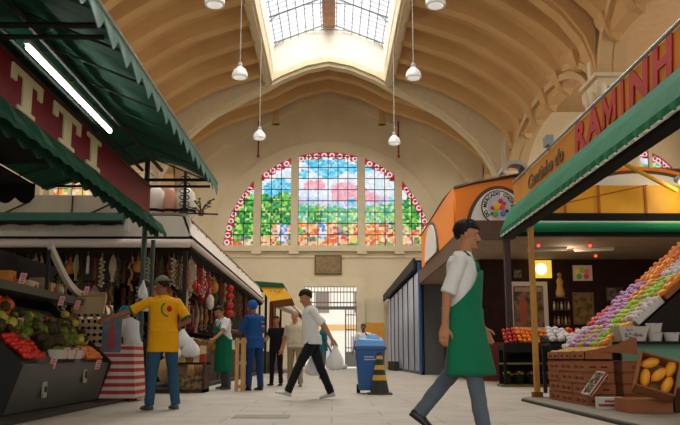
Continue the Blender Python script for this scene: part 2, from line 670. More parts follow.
def glass_window(name, cx, z0, a, bb, lights, y=50.2, cell=0.15, border=0.42, grid=0.62):
    """arched window filled with jittered coloured panes; lights = list of (x0, x1) relative to cx"""
    win = empty(name, (0, 0, 0))
    struct(win)
    win['label'] = 'arched stained glass window of coloured panes high in the end wall'

    def ztop(x, aa=a, b2=bb):
        return b2 * math.sqrt(max(0.0, 1 - (x / aa) ** 2))
    for (x0, x1) in lights:
        vs, fs, cols = [], [], []
        nx = max(2, round((x1 - x0) / cell))
        dx = (x1 - x0) / nx
        rows = int(bb / cell) + 2
        idx = {}
        for i in range(nx + 1):
            for j in range(rows + 1):
                jx = random.uniform(-0.45, 0.45) * dx if 0 < i < nx else 0
                x = x0 + i * dx + jx
                z = j * cell + (random.uniform(-0.45, 0.45) * cell if j else 0)
                z = min(z, ztop(x))
                idx[i, j] = len(vs)
                vs.append((cx + x, y, z0 + z))
        for i in range(nx):
            for j in range(rows):
                q = [idx[i, j], idx[i + 1, j], idx[i + 1, j + 1], idx[i, j + 1]]
                zz = [vs[k][2] for k in q]
                if max(zz) - min(zz) < 0.01:
                    continue
                fs.append(q)
                xm = sum(vs[k][0] for k in q) / 4 - cx
                zm = sum(zz) / 4 - z0
                edge = (xm / (a - border)) ** 2 + (zm / (bb - border)) ** 2 > 1
                cols.append('b01822' if edge else glass_colour(xm, zm))
        # rosettes along the arch: white ring, red heart
        n = 40
        for k in range(n):
            t = PI * (k + 0.5) / n
            px_, pz_ = -(a - border * 0.55) * math.cos(t), (bb - border * 0.55) * math.sin(t)
            if not (x0 + 0.12 < px_ < x1 - 0.12):
                continue
            for r, yy, c in ((0.185, y - 0.01, 'f6d8dc'), (0.095, y - 0.02, 'c8202c')):
                s0 = len(vs)
                for q in range(12):
                    vs.append((cx + px_ + r * math.cos(q * PI / 6), yy, z0 + pz_ + r * math.sin(q * PI / 6)))
                fs.append([s0 + q for q in range(12)])
                cols.append(c)
        me = bpy.data.meshes.new('stained_pane')
        me.from_pydata(vs, [], fs)
        at = me.color_attributes.new('glass', 'FLOAT_COLOR', 'CORNER')
        for p, c in zip(me.polygons, cols):
            cc = lin(c)
            for li in p.loop_indices:
                at.data[li].color = cc
        me.materials.append(m_sg)
        o = bpy.data.objects.new('stained_pane', me)
        COL.objects.link(o)
        o.parent = win
        # lead and iron bars
        mb = MB()
        k = int((x1 - x0) / grid + 0.5)
        for i in range(k + 1):
            x = x0 + (x1 - x0) * i / k
            zt = ztop(x)
            if zt > 0.1:
                mb.box(cx + x - 0.022, cx + x + 0.022, y - 0.06, y - 0.02, z0, z0 + zt)
        z = 0.0
        while z < bb:
            xl = a * math.sqrt(max(0, 1 - (z / bb) ** 2))
            u0, u1 = max(x0, -xl), min(x1, xl)
            if u1 > u0:
                mb.box(cx + u0, cx + u1, y - 0.06, y - 0.02, z0 + z - 0.022, z0 + z + 0.022)
            z += 0.72
        mb.build('lead_bar', m_lead, win)
    return win


glass_window('window_1', WX, WZ, 6.55, 6.05, [(-6.5, -4.65), (-4.21, -2.32), (-1.88, 1.88), (2.32, 4.21), (4.65, 6.5)])
glass_window('window_2', -17.6, 10.4, 3.2, 2.9, [(-3.2, -1.2), (-1.0, 1.0), (1.2, 3.2)], cell=0.25)
glass_window('window_3', 19.2, 10.4, 3.2, 3.4, [(-3.2, -1.2), (-1.0, 1.0), (1.2, 3.2)], cell=0.25)
mb = MB()
for cx, z0, a, bb in AW:
    for s in (-1.1, 1.1):
        mb.box(cx + s - 0.1, cx + s + 0.1, 50.0, 50.3, z0, z0 + bb * math.sqrt(1 - (s / a) ** 2))
struct(mb.build('trim_5', m_trim))

# ---- nave arcades: piers, arches, spandrels, and outer aisle walls
def pier(x, y, sd):
    mb = MB()
    w = 0.5
    mb.box(x - w, x + w, y - w, y + w, 0, 10.2)
    for dx, dy in ((-w, 0), (w, 0), (0, -w), (0, w)):
        mb.box(x + dx - 0.22, x + dx + 0.22, y + dy - 0.22, y + dy + 0.22, 0.0, 10.2)
    mb.box(x - 0.95, x + 0.95, y - 0.95, y + 0.95, 10.2, 10.35)
    mb.box(x - 0.8, x + 0.8, y - 0.8, y + 0.8, 9.9, 10.2)
    for z, e in ((9.4, 0.62), (9.15, 0.7)):
        mb.box(x - e, x + e, y - e, y + e, z, z + 0.12)
    mb.box(x - 0.9, x + 0.9, y - 0.9, y + 0.9, 0, 0.6)
    # carved consoles under the springing
    for dy in (-0.62, 0.62):
        mb.ball((x - sd * 0.7, y + dy, 9.85), 0.26, 0.26, 0.34, 8, 6)
        mb.ball((x - sd * 0.8, y + dy * 0.4, 9.55), 0.2, 0.2, 0.3, 8, 6)
    # wall shaft and flaring arch feet above the springing
    mb.box(x - sd * 0.55 - 0.16, x - sd * 0.55 + 0.16, y - 0.32, y + 0.32, 10.35, 16)
    mb.box(x - sd * 0.75 - 0.1, x - sd * 0.75 + 0.1, y - 0.16, y + 0.16, 10.35, 15.5)
    struct(mb.build('pillar', m_trim, bevel=0.04))


m_arc = M('arcade_plaster', 'cbac80', 0.9, var=0.07, vscale=0.6)
BAYS = [(-2.5, 12.5, 10.3, 13.6), (12.5, 27.5, 10.3, 13.6), (27.5, 42.5, 9.6, 12.1), (42.5, 50.0, 9.6, 12.0)]
for sd, nm in ((-1, 'left'), (1, 'right')):
    X = XC + sd * 10.2
    for y in (-2.5, 12.5, 27.5, 42.5):
        pier(X, y, sd)
    oy = 0.0
    outer = [(8, 0.0)]
    loop = [(8, 17)]
    low = []
    for (y0, y1, zs, zc) in BAYS:
        a = (y1 - y0) / 2 - 0.62
        c = (y0 + y1) / 2
        if y1 == 50.0:
            a = (y1 - y0) / 2 - 0.4
        low.append((c - a, 0.0, c + a, zs, zc, c, a))
    pts = [(8, 0), (11.9, 0)]
    pts = [(-10.2, 17.0), (-10.2, 0)]
    for l0, _, l1, zs, zc, c, a in low:
        pts += [(l0, 0), (l0, zs)]
        pts += [(c - a * math.cos(PI * i / 24), zs + (zc - zs) * math.sin(PI * i / 24)) for i in range(1, 24)]
        pts += [(l1, zs), (l1, 0)]
    pts += [(50.2, 0), (50.2, 17.0)]
    mt = frame((X, 0, 0), (0, 1, 0), (0, 0, 1))
    struct(plate('wall_' + nm, [pts], 0.5, m_arc, mt))
    # arch mouldings, two stepped bands per bay
    mb = MB()
    for l0, _, l1, zs, zc, c, a in low:
        for off, th in ((0.0, 0.5), (0.42, 0.36), (0.8, 0.24)):
            rings = []
            for i in range(0, 25):
                t = PI * i / 24
                r = []
                for (o1, xx) in ((off, 0), (off + 0.28, 0), (off + 0.28, 1), (off, 1)):
                    yy = c - (a + o1) * math.cos(t)
                    zz = zs + (zc - zs + o1) * math.sin(t)
                    r.append((X - sd * (0.2 + (th if xx else 0)), yy, zz))
                rings.append(r)
            mb.loft(rings)
    struct(mb.build('trim_arcade_' + nm, m_arc))
    # longitudinal beam the ribs land on
    a_, c_ = sorted((XC + sd * 9.7, XC + sd * 10.2))
    struct(MB().box(a_, c_, -10, 50, 11.6, 13.3).build('trim_rib_beam_' + nm, m_ceil))
    # outer aisle wall with tall windows, aisle ceiling
    XO = XC + sd * 24
    pts = [(-10, 0), (50, 0), (50, 19), (-10, 19)]
    hs = [[(y, 5), (y + 3.2, 5), (y + 3.2, 12), (y, 12)] for y in (-6, 0, 6, 12, 18, 24, 30, 36, 42)]
    struct(plate('wall_aisle_' + nm, [pts] + hs, 0.4, m_arc, frame((XO, 0, 0), (0, 1, 0), (0, 0, 1))))
    a_, c_ = sorted((XC + sd * 10.2, XO))
    mb = MB().box(a_, c_, -10, 50.2, 16.2, 16.4)
    struct(mb.build('ceiling_aisle_' + nm, M('aisle_ceiling_plaster', 'a88862', 0.9, var=0.08)))

# stepped consoles under the rib ends, along the arcade wall
for sd in (-1, 1):
    for b0 in (12.5, 27.5):
        for i in range(6):
            y = b0 + 2.3 * (i + 1) + 0.02
            mb = MB()
            rings = []
            for dx, z, w in ((0.0, 12.3, 0.42), (0.05, 12.1, 0.42), (0.12, 11.95, 0.36), (0.22, 11.7, 0.30), (0.4, 11.5, 0.2), (0.6, 11.35, 0.1)):
                xa_, xb_ = XC + sd * (9.35 + dx), XC + sd * 10.1
                rings.append([(xa_, y - w, z), (xb_, y - w, z), (xb_, y + w, z), (xa_, y + w, z)])
            mb.loft(rings)
            struct(mb.build('ceiling_console', m_ceil, bevel=0.03))
# unseen hall front with an opening, added behind the camera to cut ambient light
struct(plate('wall_front', [[(-25, 0), (-8, 0), (-8, 10), (8, 10), (8, 0), (25, 0), (25, 19), (-25, 19)]], 0.4, m_wall, FRONT(0, -10.2, 0)))

# ---- gate in the doorway, left leaf swung open
m_iron = M('old_pink_iron', '8a6a66', 0.6, 0.2)
g = empty('iron_gate', (0, 50.1, 0), 0, 'tall iron grille gate in the doorway of the end wall', 'gate')
mb = MB()
x = DX0 + 0.05
while x < DX1:
    mb.box(x - 0.02, x + 0.02, -0.02, 0.02, 3.75, DZ)
    x += 0.2
mb.box(DX0, DX1, -0.04, 0.04, 3.95, 4.02).box(DX0, DX1, -0.04, 0.04, 4.6, 4.66)
mb.build('transom_grille', m_iron, g)
MB().box(DX0, DX1, -0.08, 0.08, 3.55, 3.75).build('transom_beam', M('grey_iron', '77706c', 0.6, 0.2), g)
mb = MB()
x = 0.85
while x < DX1:
    mb.box(x - 0.02, x + 0.02, -0.02, 0.02, 0.2, 3.6)
    x += 0.16
for z in (1.2, 2.3, 3.2):
    mb.box(0.8, DX1, -0.03, 0.03, z, z + 0.06)
mb.box(0.8, 0.88, -0.04, 0.04, 0, 3.6)
mb.build('gate_leaf', m_iron, g)
MB().box(0.85, DX1, -0.03, 0.03, 0.1, 1.0).build('kick_panel', M('grey_panel', '8c8a88', 0.6), g)
mb = MB()
for k in range(9):
    mb.box(DX0 + 0.03, DX0 + 0.07, 0.1 + k * 0.16, 0.13 + k * 0.16, 0.1, 3.6)
mb.box(DX0 + 0.03, DX0 + 0.07, 0.1, 1.5, 1.2, 1.28).box(DX0 + 0.03, DX0 + 0.07, 0.1, 1.5, 3.5, 3.6).box(DX0 + 0.03, DX0 + 0.07, 0.1, 1.5, 0.05, 0.15)
mb.build('gate_leaf', m_iron, g)

# ---- street beyond the gate
struct(MB().box(-60, 60, 50.5, 110, -0.25, -0.02).build('ground', M('street_paving', 'dcd6cc', 0.8, var=0.1)))
sb = empty('street_building', (0, 84, 0), 0, 'pale sunlit building with shuttered ground floor across the street', 'building')
MB().box(-22, 22, 0, 8, 0, 9).build('facade', M('pale_facade', 'f2ece0', 0.8), sb)
MB().box(-22, 22, -0.05, 0.02, 3.4, 4.0).build('painted_band', M('orange_band', 'e4b878', 0.8), sb)
for k in range(9):
    w = MB().box(-18 + k * 4, -16 + k * 4, -0.06, 0.05, 0, 2.8).build('shop_shutter', M('shop_shutter_grey', 'aab4bc', 0.6), sb)
for k in range(9):
    w = MB().box(-17.7 + k * 4, -16.3 + k * 4, -0.06, 0.05, 5.2, 7.4).build('window_frame', M('facade_window', '8c7c70', 0.5), sb)

# ================================================================== LAMPS
m_lampw = M('white_enamel', 'e9eae6', 0.35, coat=0.3)
m_cable = M('grey_cable', 'a9a59c', 0.6)


def pendant(x, y, z, lab, first=[None]):
    if first[0] is None:
        t = empty('pendant_lamp', (x, y, z), 0, lab, 'lamp', 'white pendant lamps under the vault')
        MB().lathe((0, 0, 0), [(0.24, 0.03), (0.28, 0.0), (0.285, 0.06), (0.27, 0.17), (0.22, 0.28), (0.13, 0.36), (0.08, 0.42), (0.02, 0.43)], 20).build('lamp_shade', m_lampw, t, smooth=True)
        MB().lathe((0, 0, 0), [(0.08, 0.41), (0.09, 0.45), (0.08, 0.54), (0.04, 0.58), (0.01, 0.59)], 12).build('lamp_holder', m_cable, t, smooth=True)
        MB().ball((0, 0, 0.0), 0.22, 0.22, 0.05, 14, 6).build('globe', M('lamp_globe', 'f6f4ee', 0.3, emis=0.35), t, smooth=True)
        MB().tube([(0, 0, 0.56), (0, 0, 5.03)], 0.02, 6).build('cable', m_cable, t)
        first[0] = t
        return t
    return dup(first[0], (x, y, z), None, lab)


for x, y, z, lab in ((-3.3, 27.6, 10.45, 'white pendant lamp left of the roof lantern, nearer of the pair below it'),
                     (2.9, 27.6, 10.45, 'white pendant lamp right of the roof lantern, level with the orange stall sign'),
                     (-3.3, 35.6, 10.4, 'small far pendant lamp hanging before the left half of the stained glass'),
                     (2.9, 36.6, 10.45, 'small far pendant lamp hanging before the right half of the stained glass'),
                     (-3.3, 21.35, 10.35, 'white pendant lamp cut by the top edge, left of the lantern'),
                     (2.9, 21.35, 10.35, 'white pendant lamp cut by the top edge, right of the lantern')):
    pendant(x, y, z, lab)
m_rod = M('rusty_red_rod', '8c4a34', 0.6)
for x, lab in ((-4.62, 'thin red iron rod hanging on the end wall left of the arch top'), (4.15, 'thin red iron rod hanging on the end wall right of the arch top')):
    r = MB().tube([(x, 49.2, 15.3), (x, 49.2, 13.0)], 0.06, 6).tube([(x, 49.2, 13.1), (x, 49.2, 12.95)], 0.1, 6).build('hanging_rod', m_rod)
    tag(r, lab, 'rod')

# ================================================================== LEFT STALL UNDER THE GREEN CANOPY
m_green = M('green_canvas', '17503a', 0.7, var=0.15, vscale=2.5, bump=0.3, bscale=6)
m_teal = M('sheer_green_plastic', '4d8278', 0.5, var=0.3, vscale=6, bump=0.3, bscale=9)
m_dkgreen = M('dark_green_canvas', '12402f', 0.75, var=0.1)
m_black = M('black_cloth', '14130f', 0.8)  # plain black for awnings, rails, wheels and print
m_frame = M('dark_stall_steel', '2a2d28', 0.55, 0.4)
m_red = M('oxblood_board', '7a1420', 0.45, var=0.08)
m_cream = M('cream_letters', 'dccfa4', 0.6)


def valance(mb, P0, P1, drop, n, out=(0, 0, 0), thick=0.012, amp=0.3):
    """scalloped hanging strip between two points"""
    P0, P1 = Vector(P0), Vector(P1)
    d = P1 - P0
    k = n * 6
    nrm = d.cross(Vector((0, 0, 1))).normalized() * thick
    o = Vector(out)
    rings = []
    for i in range(k + 1):
        t = i / k
        p = P0 + d * t
        ph = (t * n) % 1.0
        dd = drop * (1 - amp + amp * math.sin(PI * ph))
        w = nrm * 0.9 * math.sin(t * n * PI * 2)
        q = p + Vector((0, 0, -dd)) + o * dd + w
        rings.append([p, p + nrm, q + nrm, q])
    mb.loft(rings)


st = empty('market_stall', (-3.3, 9, 0), 0, 'left market stall with red board lettered TTI and big green gable canopy', 'stall')
L = lambda mb_, name, mat, **k: None
OFF = Vector((3.3, -9, 0))


def part(mb, name, mat, par, **k):
    """build in world coordinates, keep the place while parenting"""
    o = mb.build(name, mat, None, **k)
    root = par
    o.parent = par
    wm = Matrix.Translation(-par_world(par))
    o.data.transform(wm)
    return o


def par_world(p):
    v = Vector(p.location)
    q = p.parent
    while q:
        v += Vector(q.location)
        q = q.parent
    return v


sgn = part(MB().box(-3.28, -3.2, 3.5, 14.0, 3.06, 3.58), 'sign_board', m_red, st)
part(MB().box(-3.21, -3.185, 3.5, 14.0, 3.56, 3.6).box(-3.21, -3.185, 3.5, 14.0, 3.04, 3.08), 'sign_edge', M('sign_edge_red', '5e1018', 0.5), sgn)


def slab_T(y, w=0.62, h=0.42, z=3.11):
    """slab serif letter T on the +x face"""
    mb = MB()
    X0, X1 = -3.2, -3.18
    mb.box(X0, X1, y + w * 0.36, y + w * 0.64, z, z + h)
    mb.box(X0, X1 + .001, y + w * 0.22, y + w * 0.78, z - .004, z + h * 0.10)
    mb.box(X0, X1 + .002, y + .003, y + w - .003, z + h * 0.84, z + h + .003)
    mb.box(X0, X1 + .003, y, y + w * 0.14, z + h * 0.62, z + h)
    mb.box(X0, X1 + .003, y + w * 0.86, y + w, z + h * 0.62, z + h)
    return mb


def slab_I(y, w=0.3, h=0.42, z=3.11):
    mb = MB()
    X0, X1 = -3.2, -3.18
    mb.box(X0, X1, y + w * 0.28, y + w * 0.72, z, z + h)
    mb.box(X0, X1 + .002, y, y + w, z - .003, z + h * 0.12)
    mb.box(X0, X1 + .002, y, y + w, z + h * 0.88, z + h + .003)
    return mb


part(slab_T(7.72, 0.85), 'letter', m_cream, sgn)
part(slab_T(8.95, 1.0), 'letter', m_cream, sgn)
part(slab_I(10.25, 0.6), 'letter', m_cream, sgn)

# lower awning below the board, steep, with dark scallops along its foot
mb = MB()
k = 40
rings = []
for i in range(k + 1):
    y = 3.5 + (14.35 - 3.5) * i / k
    sg = 0.025 * math.sin(i * 1.9)
    rings.append([(-3.2, y, 3.1), (-3.06 + sg, y, 2.96 + sg), (-2.97 + sg, y, 2.8), (-2.99 + sg, y, 2.79), (-3.08 + sg, y, 2.94 + sg), (-3.22, y, 3.08)])
mb.loft(rings)
aw = part(mb, 'sign_awning', m_green, st)
mb = MB()
valance(mb, (-3.1, 3.5, 2.88), (-3.1, 14.3, 2.88), 0.2, 26)
part(mb, 'scalloped_lining', m_dkgreen, aw)
mb = MB()
valance(mb, (-2.97, 3.5, 2.81), (-2.97, 14.35, 2.81), 0.07, 30)
part(mb, 'valance', m_green, aw)
mb = MB().tube([(-2.98, 3.5, 2.8), (-2.98, 14.35, 2.8)], 0.015, 6).tube([(-3.3, 14.35, 3.1), (-2.97, 14.35, 2.8)], 0.018, 6)
for y in (6, 8.5, 11, 13.4):
    mb.tube([(-3.3, y, 3.02), (-2.98, y, 2.8)], 0.014, 5)
part(mb, 'awning_rail', m_frame, aw)

# big gable canopy: ridge along x=-3.25
mb = MB()
k = 60
rings = []
for i in range(k + 1):
    y = 3.5 + (14.5 - 3.5) * i / k
    sag = 0.05 * abs(math.sin(PI * (y - 0.3) / 1.05))
    rings.append([(-5.2, y, 3.62), (-4.2, y, 3.93 + sag * .6), (-3.25, y, 4.2), (-2.75, y, 4.02 + sag), (-2.12, y, 3.74), (-2.12, y, 3.755), (-2.75, y, 4.035 + sag), (-3.25, y, 4.215), (-4.2, y, 3.945 + sag * .6), (-5.2, y, 3.635)])
mb.loft(rings)
can = part(mb, 'canopy', m_green, st)
y = 3.75
while y < 14.5:
    part(MB().tube([(-5.2, y, 3.6), (-3.25, y, 4.17), (-2.12, y, 3.71)], 0.016, 5), 'rafter', M('rafter_tube', '4f5a4e', 0.4, 0.5), can)
    y += 1.05
mb = MB()
valance(mb, (-2.11, 3.5, 3.76), (-2.11, 14.5, 3.76), 0.27, 22, out=(0.12, 0, 0), amp=0.6)
part(mb, 'valance', m_teal, can)
mb = MB().tube([(-2.1, 3.5, 3.77), (-2.1, 14.5, 3.77)], 0.022, 6)
part(mb, 'edge_tube', M('galvanised_tube', '9aa6a2', 0.4, 0.5), can)
# frame: posts, beams, rails
part(MB().tube([(-3.34, 14.3, 0), (-3.34, 14.3, 4.15)], 0.048, 10), 'post', M('green_painted_post', '2f4038', 0.5, 0.2), st)
part(MB().tube([(-3.28, 14.75, 0), (-3.28, 14.75, 2.75)], 0.04, 10), 'post', M('green_painted_post'), st)
mb = MB()
for y in (7.4, 14.3):
    mb.tube([(-5.2, y, 3.78), (-2.2, y, 3.78)], 0.03, 6).tube([(-5.2, y, 3.66), (-2.2, y, 3.66)], 0.025, 6)
mb.tube([(-3.1, 3.5, 3.98), (-3.1, 14.4, 3.98)], 0.035, 6).tube([(-3.45, 3.5, 3.98), (-3.45, 14.4, 3.98)], 0.03, 6)
part(mb, 'roof_frame', m_frame, st)
# inner flat awnings behind the board, with scalloped front edges
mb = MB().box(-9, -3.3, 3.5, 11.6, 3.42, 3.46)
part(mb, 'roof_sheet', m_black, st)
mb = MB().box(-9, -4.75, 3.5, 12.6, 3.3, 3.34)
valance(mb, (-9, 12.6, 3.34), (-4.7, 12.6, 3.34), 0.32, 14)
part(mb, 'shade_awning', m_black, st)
# fluorescent tube
fl = empty('tube_light', (-3.24, 9.8, 3.86), 0, 'long glowing fluorescent tube hanging under the left green canopy', 'lamp')
part(MB().box(-3.27, -3.21, 8.15, 11.5, 3.9, 3.95), 'lamp_housing', M('lamp_housing', 'b8bcb4', 0.5), fl)
part(MB().tube([(-3.24, 8.2, 3.87), (-3.24, 11.45, 3.87)], 0.026, 8), 'tube', M('fluorescent', 'f4ffee', 0.4, emis=14), fl)

# ---- display counter: front lip, sloped tray, shelf behind
m_cnt = M('dark_grey_counter', '4a4d47', 0.45, var=0.12, vscale=4)
ct = empty('display_counter', (-3.5, 10, 0), 0, 'dark grey produce counter with sloped tray at the left stall', 'counter')
mb = MB()
prof = [(-3.34, 0.04), (-3.2, 0.53), (-3.2, 0.56), (-3.26, 0.56), (-4.1, 1.28), (-4.3, 1.28), (-4.3, 0.04)]
mb.loft([[(x, 8.5, z) for x, z in prof], [(x, 11.85, z) for x, z in prof]])
part(mb, 'counter_body', m_cnt, ct, bevel=0.01)
mb = MB()
for y in (8.46, 11.86):
    mb = MB().loft([[(x, y, z) for x, z in [(-3.36, 0.0), (-3.17, 0.55), (-3.2, 0.6), (-4.1, 1.42), (-4.35, 1.42), (-4.35, 0)]], [(x, y + 0.04, z) for x, z in [(-3.36, 0.0), (-3.17, 0.55), (-3.2, 0.6), (-4.1, 1.42), (-4.35, 1.42), (-4.35, 0)]]])
    part(mb, 'end_panel', M('counter_edge_dark', '20211e', 0.6), ct)
part(MB().box(-4.34, -4.28, 8.5, 12.5, 1.2, 2.0), 'back_panel', M('back_panel_dark', '1c1d18', 0.7), ct)
sh = part(MB().box(-4.5, -3.75, 6.0, 12.5, 1.42, 1.46).box(-3.77, -3.74, 6.0, 12.5, 1.40, 1.50), 'shelf', M('shelf_grey', '5a5b50', 0.6), ct)
for y, z, nm in ((9.35, 0.3, 'o'), (10.75, 0.42, '8')):
    tagp = part(MB().box(-3.262 + (z - .3) * .28, -3.25 + (z - .3) * .28, y, y + 0.14, z - 0.12, z + 0.1), 'number_plate', M('number_plate_white', 'a8a898', 0.6), ct)
    words('plate_number', nm, 0.14, 0.003, m_black, ONLEFT(-3.242 + (z - .3) * .28 + 3.5, y + 0.03 - 10, z - 0.06), tagp)

# ---- platforms (kerbs) the stalls stand on
struct(MB().box(-9, -3.0, 3.0, 12.6, 0.0, 0.035).build('trim_kerb_west', M('dark_kerb', '3c3a34', 0.8)))
mb = MB()
pts_ = [(2.66, 5.0), (2.78, 12.1), (2.95, 12.5), (9.0, 12.95), (9.0, 5.0)]
mb.loft([[(x, y, 0) for x, y in pts_], [(x, y, 0.045) for x, y in pts_]])
struct(mb.build('trim_kerb_east', M('grey_kerb', '837b6e', 0.8, var=0.15)))
mb = MB()
mb.loft([[(x - 0.012 if i < 3 else x, y, 0.0) for i, (x, y) in enumerate(pts_)], [(x - 0.012 if i < 3 else x, y, 0.028) for i, (x, y) in enumerate(pts_)]])
struct(mb.build('trim_kerb_nosing', M('dark_kerb')))

# ================================================================== LEFT DELI STALL WITH WHITE FASCIA
ds = empty('deli_stall', (-2.9, 16, 0), 0, 'left deli stall with white fascia, crowded with hanging sausages and dry goods', 'stall')
m_fas = M('white_fascia', 'ece6d8', 0.5, var=0.05)
m_fas2 = M('pinkish_white_fascia', 'd9c9bf', 0.5)
BX, BY = -2.84, 16.0
fr = part(MB().box(-9.5, BX, BY, BY + 0.08, 3.0, 3.42), 'front_fascia', m_fas, ds)
mb = MB()
k = 20
for i in range(k):
    x = -9.3 + i * 0.5
    if x < -3.6:
        mb.box(x, x + 0.25, BY - 0.03, BY, 3.1, 3.2)
part(mb, 'fascia_tab', m_fas, fr)
part(MB().tube([(-9.5, BY - 0.05, 2.86), (BX + 0.02, BY - 0.05, 2.86)], 0.085, 12), 'awning_roll', m_fas2, ds, smooth=True)
part(MB().box(-9.5, BX, BY - 0.02, BY + 0.05, 2.95, 3.0).box(-9.5, BX, BY - 0.02, BY + 0.05, 2.72, 2.77), 'dark_rail', m_black, ds)
sf = part(MB().loft([[(BX, BY, 3.02), (BX + 0.04, BY, 3.02), (BX - 0.12, BY, 3.45), (BX - 0.16, BY, 3.42)], [(BX, 33, 3.02), (BX + 0.04, 33, 3.02), (BX - 0.12, 33, 3.45), (BX - 0.16, 33, 3.42)]]), 'side_fascia', m_fas, ds)
part(MB().tube([(BX + 0.03, BY, 2.88), (BX + 0.03, 33, 2.88)], 0.07, 10), 'awning_roll', m_fas2, ds, smooth=True)
part(MB().box(BX - 0.02, BX + 0.045, BY, 33, 2.96, 3.02).box(BX - 0.04, BX + 0.03, BY, 33, 2.74, 2.8), 'dark_rail', m_black, ds)
part(MB().box(-9.5, BX - 0.1, BY, 33, 3.44, 3.48), 'roof', M('deli_roof', '9c9484', 0.8), ds)
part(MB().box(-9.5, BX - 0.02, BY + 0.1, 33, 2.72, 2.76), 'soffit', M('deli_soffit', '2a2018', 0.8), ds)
for (x, y) in ((-2.92, 16.06), (-2.92, 21.0), (-2.92, 27.0), (-2.92, 32.9)):
    part(MB().box(x - 0.04, x + 0.04, y - 0.04, y + 0.04, 0, 2.75), 'post', m_frame, ds)
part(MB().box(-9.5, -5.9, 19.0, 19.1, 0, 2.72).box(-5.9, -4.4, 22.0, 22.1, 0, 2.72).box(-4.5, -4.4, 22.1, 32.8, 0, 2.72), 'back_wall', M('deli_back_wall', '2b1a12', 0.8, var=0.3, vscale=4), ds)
part(MB().box(-9.5, -3.75, 16.4, 16.9, 0, 1.0), 'counter', M('deli_counter', '3a2a1e', 0.6), ds)
part(MB().box(-3.4, -2.9, 17.0, 32.5, 0.08, 0.75), 'counter', M('deli_counter'), ds)
part(MB().box(-3.5, -2.72, 14.8, 32.5, 0, 0.08), 'plinth', M('dark_kerb'), ds)
for z in (1.35, 1.85, 2.3):
    part(MB().box(-4.4, -4.1, 17, 32, z, z + 0.03), 'shelf', M('deli_shelf', '4a3524', 0.7), ds)
    part(MB().box(-9.4, -6, 18.7, 19, z, z + 0.03), 'shelf', M('deli_shelf'), ds)
# green awning strip in front of the fascia
ga = part(MB().loft([[(-9.5, 15.75, 3.2), (-9.5, 15.6, 3.24), (-9.5, 15.85, 3.46), (-9.5, 16, 3.46)], [(-4.1, 15.75, 3.2), (-4.1, 15.6, 3.24), (-4.1, 15.85, 3.46), (-4.1, 16, 3.46)]]), 'green_awning', m_dkgreen, ds)
mb = MB()
valance(mb, (-9.5, 15.62, 3.26), (-4.1, 15.62, 3.26), 0.1, 10)
part(mb, 'valance', m_black, ga)
# red light string along the side fascia
mb = MB()
for i in range(24):
    y = BY + 0.2 + i * 0.62
    mb.ball((BX - 0.1 + random.uniform(-.02, .02), y, 3.4 + random.uniform(-.05, .03)), 0.035, 0.05, 0.03, 6, 4)
part(mb, 'red_bow', M('bow_red', 'b02824', 0.5), sf)
# upper panel with braces on the roof
up = empty('roof_panel', (-6.5, 17.4, 3.48), 0, 'beige panel with dark diagonal braces above the left deli stall', 'panel')
part(MB().box(-9.5, -3.75, 17.4, 17.46, 3.5, 4.12), 'panel', M('beige_panel', 'a79f8c', 0.7, var=0.08), up)
part(MB().tube([(-7.3, 17.36, 3.62), (-6.55, 17.36, 3.98)], 0.02, 5).tube([(-5.63, 17.36, 3.52), (-4.75, 17.36, 3.95)], 0.02, 5).tube([(-5.65, 17.36, 3.5), (-5.65, 17.36, 4.1)], 0.02, 5), 'brace', m_frame, up)
# fluted jars lying on the roof, near the corner
m_jar = M('white_glazed_jar', 'dcd2c4', 0.5, var=0.08)
m_jar2 = M('pink_glazed_jar', 'd79a86', 0.5)
for (x, y, r, h, mt_, lab) in ((-3.72, 16.6, 0.26, 0.66, m_jar, 'large white jar with dark band standing on the left deli roof'),
                               (-3.36, 16.5, 0.13, 0.62, m_jar2, 'slim pink jar standing between the white jars on the roof'),
                               (-3.05, 16.6, 0.22, 0.62, m_jar, 'white round-shouldered jar at the corner of the left deli roof')):
    j = empty('storage_jar', (x, y, 3.48), 0, lab, 'jar', 'jars on the left deli roof')
    MB().lathe((0, 0, 0), [(r * .7, 0), (r, 0.08), (r * 1.02, h * 0.55), (r * 0.8, h * 0.85), (r * 0.4, h), (0.01, h + 0.01)], 18).build('jar_body', mt_, j, smooth=True)
    MB().lathe((0, 0, 0), [(r * 1.03, 0.1), (r * 1.05, 0.13), (r * 1.03, 0.16)], 18).build('band', m_black, j)
# iron ornament and twiggy plant at the corner
o_ = empty('iron_ornament', (-2.83, 16.1, 3.45), 0, 'black wrought iron corner post with rail on the deli roof', 'ornament')
part(MB().tube([(-2.98, 16.1, 3.45), (-2.98, 16.1, 4.35)], 0.035, 6).tube([(-3.1, 16.1, 3.5), (-2.3, 16.1, 3.47)], 0.018, 6), 'upright', m_frame, o_)
mb = MB()
for k in range(6):
    z = 3.55 + k * 0.13
    mb.tube([(-2.98 + 0.1 * math.cos(a), 16.06, z + 0.05 * math.sin(a)) for a in [i * PI / 4 for i in range(9)]], 0.012, 4)
part(mb, 'scroll', m_frame, o_)
pp = empty('potted_plant', (-2.66, 16.2, 3.46), 0, 'small twiggy plant with red buds on the deli roof corner', 'plant')
mb = MB()
mbl = MB()
for k in range(14):
    a = random.uniform(0, 2 * PI)
    r = random.uniform(0.1, 0.3)
    e = (r * math.cos(a), r * .5 * math.sin(a), random.uniform(0.15, 0.36))
    mb.tube([(0, 0, 0.08), (e[0] * .4, e[1] * .4, e[2] * .7), e], 0.008, 4)
    mbl.ball(e, 0.035, 0.02, 0.02, 6, 4)
mb.build('twig', m_frame, pp)
mbl.build('leaf', M('plant_leaf', '4a5a34', 0.7), pp)
